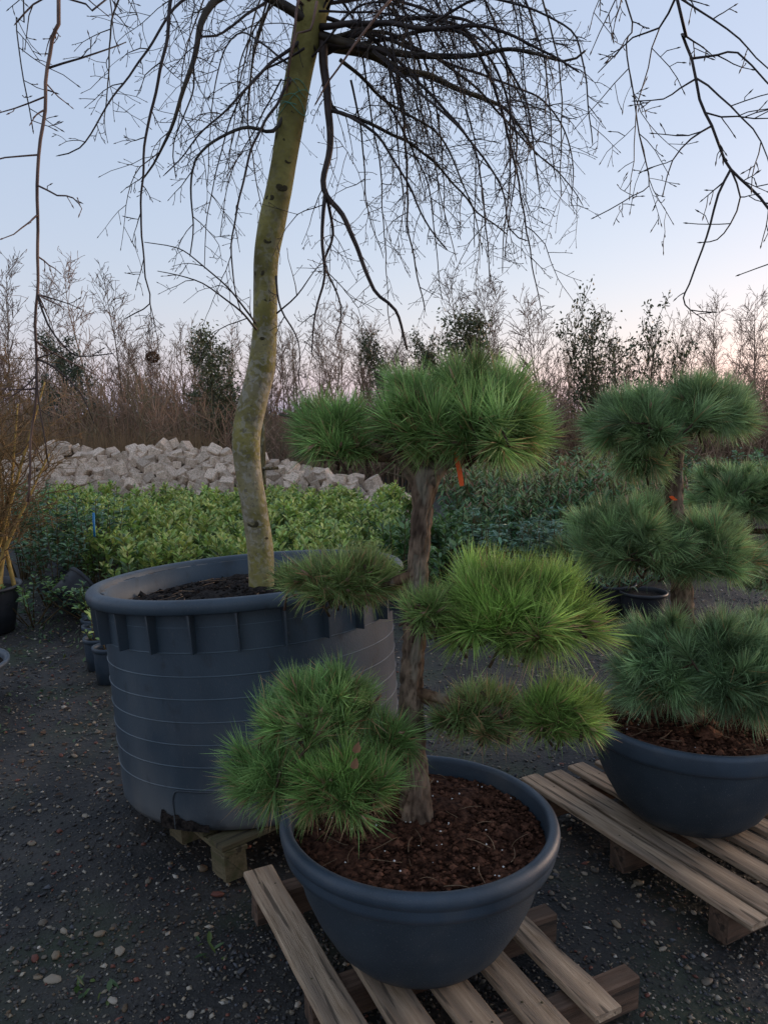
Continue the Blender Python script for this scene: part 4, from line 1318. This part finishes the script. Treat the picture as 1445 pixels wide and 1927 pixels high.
# bare shrub in its pot beside the gravel
nursery_pot('nursery_pot', "black pot holding the bare many-stemmed shrub", (-3.20, 5.9, 0), .325, .37, M['blackpot'])
bs = thing('bare_shrub', "bare many-stemmed shrub with tan stems growing in a black pot", 'shrub', (-3.20, 5.9, 0))
rb = np.random.default_rng(3)
for k in range(11):
    mbk = MB()
    a = rb.uniform(0, 6.28)
    b0 = np.array([math.cos(a) * .10 + .20, math.sin(a) * .12, .3])
    top = np.array([rb.uniform(-.15, .62), rb.uniform(-.4, .4), rb.uniform(1.3, 2.2)])
    P = smooth_path([b0, (b0 * .55 + top * .45) * [1, 1, .95] + rb.normal(0, .03, 3), top], step=.05)
    mbk.tube(P, np.linspace(.018, .006, len(P)), 7, (3.4, 3.0, 1.6))
    T_ = unit(np.gradient(P, axis=0))
    for j in range(16):
        i = int(len(P) * rb.uniform(.25, .98)) - 1
        lat = unit(np.cross(T_[i], unit(rb.normal(size=3))))
        twig(mbk, P[i], lat + T_[i] * 1.0, rb.uniform(.2, .7), .0048, rb, 1, .3, (1.7, 1.4, 1.1), .04, .15)
    mbk.build('stem', M['twigstem'], bs)
nursery_pot('nursery_pot', "grey-rimmed wide pot standing alone on the open gravel", tuple(on(-112, 1335, 0)), .36, .27, M['plastic'])
# row of small pots behind the tub
sv = [stems_and_leaves(150 + k, .16, .16, 5, 8, .05, .022, LG, LT, updir=.6) for k in range(2)]
for k, (x, y, R, H) in enumerate([(206, 1283, .092, .235), (186, 1258, .088, .215), (180, 1222, .085, .18), (177, 1200, .085, .15), (178, 1186, .085, .14)]):
    p = on(x, y, 0)
    desc = ["first", "second", "third", "fourth", "last"][k]
    nursery_pot('seedling_pot', f"small grey seedling pot, {desc} of the row running back behind the huge tub", tuple(p), R, H, M['plastic'], group='small seedling pots behind the huge tub')
    o = thing('seedling', f"tiny green seedling in the {desc} small pot behind the huge tub", 'seedling', (p[0], p[1], H * .86), 'seedlings in the small pots', rz=k)
    link('stems', sv[k % 2][0], o)
    link('foliage', sv[k % 2][1], o)
nursery_pot('tipped_pot', "empty black pot tipped over among the evergreen shrubs", tuple(on(120, 1140, .10)), .20, .26, M['blackpot'], rot=(rad(-35), rad(48), 0), soil=False)
nursery_pot('nursery_pot', "black pot lying behind the bare shrub's pot", (-2.95, 6.75, .08), .2, .25, M['blackpot'], rot=(rad(-20), rad(30), 0), soil=False)
# black pots between the pines
for k, (x, y, R, H, lab) in enumerate([(1150, 1155, .19, .27, "black pot with a sprawling leafy plant, beside the four-tiered pine"), (1208, 1168, .185, .25, "black pot with bare soil, tucked against the sprawling plant's pot"),
                                     (1085, 1128, .19, .26, "black pot in the shade under the rhododendrons"), (1030, 1100, .19, .26, "black pot half hidden behind the near pine's middle cloud")]):
    nursery_pot('nursery_pot', lab, tuple(on(x, y, 0)), R, H, M['blackpot'])
spr = stems_and_leaves(160, .32, .5, 12, 24, .075, .028, DG, DT, updir=.2, droop=.5, spread=1.0)
o = thing('sprawling_plant', "leafy plant spilling over its black pot beside the four-tiered pine", 'plant', tuple(on(1150, 1155, 0) + [.05, 0, .2]))
link('stems', spr[0], o)
link('foliage', spr[1], o)
# cane and posts
tag(MB().tube([at(178, 1010, 7.0), at(177, 990, 7.0), at(176, 965, 7.0)], .011, 8).build('plastic_cane', M['blue']), "short bright blue plastic cane among the dark evergreen shrubs", 'cane')
po = thing('tree_stake', "mossy wooden stake with a cross rail behind the weeping trunk", 'stake', (0, 0, 0))
b0 = on(497, 985, 0)
MB().tube([b0, [b0[0], b0[1], .6], [b0[0], b0[1], at(497, 790, b0[1])[2]]], [.05, .047, .042], 9, (.5, .55, .35)).build('post', M['bark'], po)
MB().tube([[b0[0] - .25, b0[1] - .06, at(497, 884, b0[1])[2]], [b0[0] + .25, b0[1] - .06, at(497, 880, b0[1])[2]]], .025, 7, (.5, .5, .35)).build('rail', M['bark'], po)

# ------------------------------------------------------------------ cobble heap
HY = 13.0
heap = thing('cobble_heap', "long heap of tumbled grey granite cobbles behind the laurel bed", 'stone heap')
HTOP = [(20, 872), (60, 850), (100, 838), (130, 832), (170, 846), (220, 850), (260, 840), (330, 833), (345, 838), (400, 846), (440, 848), (500, 862), (560, 876), (640, 892), (700, 902), (745, 925), (780, 950)]
hx = np.array([at(x, y, HY)[0] for x, y in HTOP])
hz = np.array([at(x, y, HY)[2] for x, y in HTOP])
rh = np.random.default_rng(23)


def cobble_mesh(seed):
    r = np.random.default_rng(seed)
    bm = bmesh.new()
    bmesh.ops.create_cube(bm, size=1)
    for v in bm.verts:
        v.co += Vector(r.normal(0, .045, 3))
    bmesh.ops.bevel(bm, geom=bm.edges[:], offset=.07, segments=1, affect='EDGES')
    me = bpy.data.meshes.new('cobble')
    bm.to_mesh(me)
    bm.free()
    me.materials.append(M['cobble'])
    return me


cms = [cobble_mesh(s) for s in range(10)]
# rubble core under the loose stones
mb = MB()
nu, nv = 60, 9
v = []
for i in range(nu):
    x = hx[0] + (hx[-1] - hx[0]) * i / (nu - 1)
    zt = np.interp(x, hx, hz) - .10
    for j in range(nv):
        t = j / (nv - 1)
        v.append((x, HY + .16 - .95 * (1 - t) + (1.4 * max(0, t - .8)), -.02 + (zt + .02) * min(1, t * 1.2) + rh.normal(0, .02)))
q_ = [[i * nv + j, (i + 1) * nv + j, (i + 1) * nv + j + 1, i * nv + j + 1] for i in range(nu - 1) for j in range(nv - 1)]
core = mb.add(v, q_).build('rubble_core', M['rubble'], heap, smooth=False)
placed = 0
cands = []
for row in range(11):
    for x in np.arange(hx[0], hx[-1], .185):
        cands.append((row, x + (row % 2) * .09))
for row, x in cands:
    x += rh.uniform(-.05, .05)
    zt = np.interp(x, hx, hz)
    z = zt - .06 - row * .095 + rh.uniform(-.03, .03)
    y = HY - .02 - row * .085 + rh.uniform(-.05, .05)
    if z < .22 or placed >= 299:
        continue
    s = rh.uniform(.135, .2)
    o = link('cobble', cms[placed % 10], heap)
    o.location = (x, y, z)
    o.scale = (s * rh.uniform(.95, 1.35), s * rh.uniform(.9, 1.1), s * rh.uniform(.8, 1.05))
    o.rotation_euler = tuple(rh.normal(0, .55, 3) + [0, 0, rh.uniform(0, 6.28)])
    placed += 1
print("cobbles", placed)

# ------------------------------------------------------------------ winter wood


def prisms(mb, p0, p1, r0, r1, col):
    """n three-sided tapering segments at once"""
    p0, p1 = np.asarray(p0), np.asarray(p1)
    d = unit(p1 - p0)
    a = unit(np.cross(d, np.array([.31, .87, .38])))
    b = np.cross(d, a)
    th = np.arange(3) * 2.0944
    ring = np.cos(th)[None, :, None] * a[:, None] + np.sin(th)[None, :, None] * b[:, None]
    v = np.concatenate([p0[:, None] + ring * np.asarray(r0)[:, None, None], p1[:, None] + ring * np.asarray(r1)[:, None, None]], 1)
    o = np.arange(len(p0))[:, None, None] * 6
    q = o + np.array([[[0, 1, 4, 3], [1, 2, 5, 4], [2, 0, 3, 5]]])
    mb.add(v.reshape(-1, 3), q.reshape(-1, 4), None, np.repeat(np.broadcast_to(col, (len(p0), 3)), 6, 0))


def grow(seed, H, stems=1, spread=.1, up=.55, nbr=26, blen=.32, fine=3, droop=0.0, r0=.06, zmin=.25, twl=.3):
    """segments of a bare tree: lists for trunk and for branches"""
    r = np.random.default_rng(seed)
    TR, BR = [], []

    def limb(p, d, L, rad0, lev, out, wander, grav):
        n = max(3, int(L / (.5 if lev == 0 else .22)))
        st = L / n
        pts, dd = [np.array(p)], unit(d)
        for i in range(n):
            dd = unit(dd + r.normal(0, wander, 3) + [0, 0, grav])
            pts.append(pts[-1] + dd * st)
        for i in range(n):
            f0, f1 = 1 - i / n, 1 - (i + 1) / n
            out.append((pts[i], pts[i + 1], max(rad0 * (.15 + .85 * f0), .0075), max(rad0 * (.15 + .85 * f1), .0055)))
        return pts
    for s in range(stems):
        a = r.uniform(0, 6.28)
        d = np.array([math.cos(a) * spread, math.sin(a) * spread, 1])
        hs = H * r.uniform(.75, 1.0) if stems > 1 else H
        b0 = np.array([math.cos(a), math.sin(a), 0]) * (.12 if stems > 1 else 0)
        pts = limb(b0, d, hs, r0 * r.uniform(.8, 1.1) / (1 if stems == 1 else 1.5), 0, TR, .05, .03)
        for k in range(nbr):
            u = zmin + (1 - zmin) * (k + r.uniform()) / nbr
            x = u * (len(pts) - 1)
            i = min(int(x), len(pts) - 2)
            p = pts[i] + (pts[i + 1] - pts[i]) * (x - i)
            a = r.uniform(0, 6.28)
            L = H * blen * (1.15 - u) * r.uniform(.6, 1.25) + .25
            bp = limb(p, np.array([math.cos(a), math.sin(a), up / .5 * r.uniform(.6, 1.4)]), L, .016 * H / 5 * (1.3 - u), 1, BR, .13, .05)
            for j in range(fine):
                i2 = r.integers(1, len(bp))
                a2 = r.uniform(0, 6.28)
                d2 = unit(bp[i2] - bp[i2 - 1]) + np.array([math.cos(a2), math.sin(a2), r.uniform(-.2, .6)]) * .8
                tp_ = limb(bp[i2], d2, twl * r.uniform(.5, 1.5) * H / 5, .007, 2, BR, .16, .03 - droop)
                for j2 in range(2):
                    i3 = r.integers(1, len(tp_))
                    limb(tp_[i3], unit(tp_[i3] - tp_[i3 - 1]) + r.normal(0, .5, 3), twl * .6 * r.uniform(.4, 1.2) * H / 5, .005, 3, BR, .16, .02 - droop)
    return TR, BR


def seg_mesh(name, segs, col, jit=.15, seed=0):
    r = np.random.default_rng(seed)
    m_ = MB()
    p0, p1, a, b = map(np.array, zip(*segs))
    prisms(m_, p0, p1, a, b, np.asarray(col) * r.uniform(1 - jit, 1 + jit, (len(p0), 1)))
    return m_.mesh(name, M['wooddistant'], smooth=False)


def tree_parts(seed, tcol, bcol, leaf=None, **kw):
    TR, BR = grow(seed, **kw)
    out = [('trunk', seg_mesh('trunk', TR, tcol, seed=seed)), ('crown', seg_mesh('crown', BR, bcol, seed=seed + 1))]
    if leaf:
        cnt, L, cols, lo_z = leaf
        r = np.random.default_rng(seed + 5)
        ends = np.array([s[1] for s in BR])
        ends = ends[ends[:, 2] > lo_z]
        pick = ends[r.integers(0, len(ends), cnt)] + r.normal(0, L * .9, (cnt, 3))
        ml = MB()
        ml.leaves(pick, unit(r.normal(size=(cnt, 3)) + [0, 0, -.2]), unit(r.normal(size=(cnt, 3)) + [0, 0, .8]), L * r.uniform(.6, 1.3, cnt), L * .5 * r.uniform(.6, 1.3, cnt),
                  np.array(cols)[r.integers(0, len(cols), cnt)] * r.uniform(.6, 1.3, (cnt, 1)), droop=.1)
        out.append(('foliage', ml.mesh('foliage', M['leaf'], smooth=False)))
    return out


WB = (.14, .105, .078)
birch = [tree_parts(200 + k, (.19, .15, .115), (.15, .11, .088), H=5.0, stems=1, up=.75, nbr=34, blen=.24, fine=5, droop=.05, r0=.05, zmin=.22, twl=.34) for k in range(4)]
sapl = [tree_parts(220 + k, (.13, .11, .066), (.155, .115, .08), H=5.0, stems=4, spread=.13, up=1.1, nbr=15, blen=.17, fine=3, r0=.055, zmin=.2, twl=.3) for k in range(5)]
slim = [tree_parts(240 + k, WB, (.17, .12, .088), H=5.0, stems=1, up=1.2, nbr=30, blen=.16, fine=4, r0=.045, zmin=.15, twl=.3) for k in range(4)]
ever = [tree_parts(260 + k, (.05, .045, .03), (.05, .045, .03), leaf=(4200, .095, [(.06, .085, .04), (.08, .10, .046), (.11, .105, .055)], 0.8), H=4.2, stems=2, spread=.15, up=.8, nbr=24, blen=.26, fine=3, r0=.06, zmin=.15, twl=.3) for k in range(3)]
sparse = [tree_parts(280 + k, (.055, .05, .03), (.06, .05, .032), leaf=(3200, .10, [(.06, .08, .036), (.085, .095, .045)], 1.6), H=4.6, stems=11, spread=.30, up=1.1, nbr=12, blen=.17, fine=3, r0=.06, zmin=.3, twl=.25) for k in range(2)]
conif = [tree_parts(290 + k, (.05, .04, .03), (.045, .04, .03), leaf=(5200, .085, [(.05, .072, .044), (.066, .085, .048), (.04, .06, .038)], .3), H=4.0, stems=1, up=.35, nbr=44, blen=.30, fine=3, r0=.06, zmin=.06, twl=.22) for k in range(2)]


def put_tree(parts, name, label, group, x, y, H, base_h, rng, cat='tree', wide=1.0):
    o = thing(name, label, cat, (x, y, -.02), group, rz=rng.uniform(0, 6.28))
    s = H / base_h
    o.scale = (s * wide, s * wide, s)
    for nm, me in parts:
        link(nm, me, o)
    return o


def by_px(parts, name, label, group, px, ytop, Y, base_h, rng, **kw):
    p = at(px, ytop, Y)
    return put_tree(parts, name, label, group, p[0], Y, p[2], base_h, rng, **kw)


rw = np.random.default_rng(41)
# ones that stand out
by_px(birch[0], 'birch_tree', "tall bare birch with fine drooping twigs, above the heap's cobbles", 'birches over the cobble heap', 178, 522, 30, 4.9, rw)
by_px(birch[1], 'birch_tree', "slightly shorter bare birch close beside the tallest birch over the heap", 'birches over the cobble heap', 226, 545, 29, 4.9, rw)
by_px(birch[2], 'birch_tree', "bare birch rising behind the bare potted shrub", 'birches over the cobble heap', 12, 510, 27, 4.9, rw)
by_px(birch[3], 'birch_tree', "thin bare birch beside the dark conifer", 'birches over the cobble heap', 80, 560, 32, 4.9, rw)
nest_tree = by_px(slim[0], 'bare_tree', "slender bare tree carrying a bird's nest, over the cobble heap", None, 290, 610, 26, 5.0, rw)
pn = at(287, 672, 26)
rn = np.random.default_rng(6)
mb = MB()
for k in range(90):
    a, b = rn.normal(size=3), rn.normal(size=3)
    c0 = pn + unit(a) * [.17, .17, .13]
    d = unit(np.cross(a, b)) * .16
    mb.tube([c0 - d, c0 + unit(a) * .02, c0 + d], .012, 3, (.35, .28, .2))
tag(mb.build('bird_nest', M['fibre']), "dark round bird's nest of sticks high in a bare tree", 'nest')
by_px(conif[0], 'conifer', "dark conifer behind the cobble heap beside the bare potted shrub", None, 108, 655, 22, 4.0, rw, wide=1.15)
by_px(ever[0], 'evergreen_tree', "dark leafy evergreen just behind the weeping trunk's bend", None, 432, 618, 19, 4.2, rw)
by_px(sapl[0], 'bare_tree', "upright bare tree cluster beside the evergreen behind the weeping trunk", None, 395, 590, 24, 5.0, rw)
by_px(ever[1], 'evergreen_tree', "bushy brownish evergreen rising over the near pine's top cloud", None, 905, 592, 17, 4.2, rw, wide=1.05)
by_px(ever[2], 'evergreen_tree', "small leafy evergreen beside the brownish one over the near pine", None, 765, 612, 18, 4.2, rw, wide=.85)
by_px(ever[0], 'evergreen_tree', "low leafy evergreen beside the small bare-trunked tree", None, 845, 650, 18, 4.2, rw, wide=.8)
by_px(sparse[0], 'upright_tree', "many-stemmed upright tree with sparse dark leaves behind the four-tiered pine", None, 1172, 538, 15, 4.9, rw, wide=.9)
by_px(birch[2], 'bare_tree', "small dark bare tree between the near pine and the many-stemmed tree", None, 1040, 592, 15, 4.9, rw, wide=1.1)
by_px(sapl[2], 'bare_tree', "feathery upright bare tree beside the many-stemmed leafy tree", None, 1248, 568, 19, 5.0, rw, wide=.7)
by_px(sapl[3], 'bare_tree', "pale upright bare tree leaning against the many-stemmed leafy tree", None, 1095, 585, 19, 5.0, rw, wide=.7)
for k, (px, yt, Y) in enumerate([(1365, 580, 50), (1392, 612, 52), (1438, 570, 48), (1465, 560, 46), (1325, 640, 55), (1300, 630, 60), (1410, 640, 60)]):
    by_px(birch[k % 4], 'far_birch', "pale far-off bare birch against the sunset glow", 'far birches against the glow', px, yt, Y, 4.9, rw)
for k, (px, yt, Y) in enumerate([(870, 545, 34), (940, 545, 36), (905, 560, 38)]):
    by_px(birch[(k + 1) % 4], 'far_birch', "faint bare birch rising behind the brownish evergreen", 'faint birches behind the brownish evergreen', px, yt, Y, 4.9, rw)
# the body of the wood, in three kinds
kinds = [(sapl, 5.0, 'bare_tree', "many-stemmed bare young tree in the winter wood"), (slim, 5.0, 'bare_tree', "slim single-stemmed bare young tree in the winter wood"), (birch, 4.9, 'birch_tree', "fine-twigged young birch in the winter wood")]
TOPY = [(-80, 600), (60, 640), (130, 650), (250, 640), (300, 620), (400, 615), (480, 620), (560, 600), (680, 600), (760, 620), (850, 630), (1000, 640), (1060, 650), (1130, 620), (1220, 640), (1320, 650), (1400, 650), (1520, 640)]
for k in range(112):
    ki = rw.choice(3, p=[.45, .35, .2])
    var, bh, nm, lab = kinds[ki]
    px = -80 + 1600 * (k + rw.uniform(-.4, 1.4)) / 112
    Y = rw.uniform(20, 36)
    yt = np.interp(px, *zip(*TOPY)) + rw.uniform(-15, 75)
    zone = 'behind the cobble heap' if px < 460 else 'behind the near pine' if px < 1010 else 'behind the four-tiered pine'
    by_px(var[rw.integers(len(var))], nm, lab + ' ' + zone, f'dense winter wood of {["many-stemmed", "slim", "birch"][ki]} young trees', px, yt, Y, bh, rw, wide=rw.uniform(.85, 1.2))
# undergrowth of the wood: nobody could count it
mb = MB()
NS = 6500
Ys = rw.uniform(17, 38, NS)
Xs = rw.uniform(-.62, .62, NS) * Ys
Hs = rw.uniform(.6, 2.3, NS) * (1 + .25 * np.sin(Xs * .7))
b0 = np.stack([Xs, Ys, np.zeros(NS)], -1)
lean = np.stack([rw.normal(0, .18, NS), rw.normal(0, .18, NS), np.ones(NS)], -1)
mid = b0 + lean * (Hs * .5)[:, None]
top = mid + (lean + rw.normal(0, .15, (NS, 3)) * [1, 1, .2]) * (Hs * .5)[:, None]
cc = np.array([(.15, .105, .075), (.17, .115, .082), (.12, .10, .064), (.19, .135, .095)])[rw.integers(0, 4, NS)]
prisms(mb, b0, mid, np.full(NS, .022), np.full(NS, .015), cc)
prisms(mb, mid, top, np.full(NS, .015), np.full(NS, .008), cc)
for rep in range(8):
    u = rw.uniform(.2, 1, NS)[:, None]
    s0 = b0 * (1 - u) + top * u
    s1 = s0 + np.stack([rw.normal(0, .28, NS), rw.normal(0, .28, NS), rw.uniform(.1, .6, NS)], -1)
    prisms(mb, s0, s1, np.full(NS, .012), np.full(NS, .006), cc * rw.uniform(.8, 1.25, (NS, 1)))
o = mb.build('undergrowth', M['wooddistant'], smooth=False)
o["kind"] = "stuff"
tag(o, "tangled brown leafless undergrowth filling the foot of the winter wood", 'undergrowth')
# dry grass behind the heap
mb = MB()
NGr = 5200
gp = np.stack([rw.uniform(-9.5, -3.6, NGr), rw.uniform(14.6, 18, NGr), np.zeros(NGr)], -1)
gp[:, 2] = rw.uniform(0, .3, NGr)
mb.blades(gp, unit(np.stack([rw.normal(0, .18, NGr), rw.normal(0, .18, NGr), np.ones(NGr)], -1)), rw.uniform(.7, 1.35, NGr), .016, rw.normal(0, .12, (NGr, 3)), np.tile([.15, .10, .05], (NGr, 1)), np.tile([.26, .17, .09], (NGr, 1)) * rw.uniform(.7, 1.2, (NGr, 1)))
o = mb.build('dry_grass', M['grass'], smooth=False)
o["kind"] = "stuff"
tag(o, "tawny dry grass standing behind the cobble heap", 'grass')
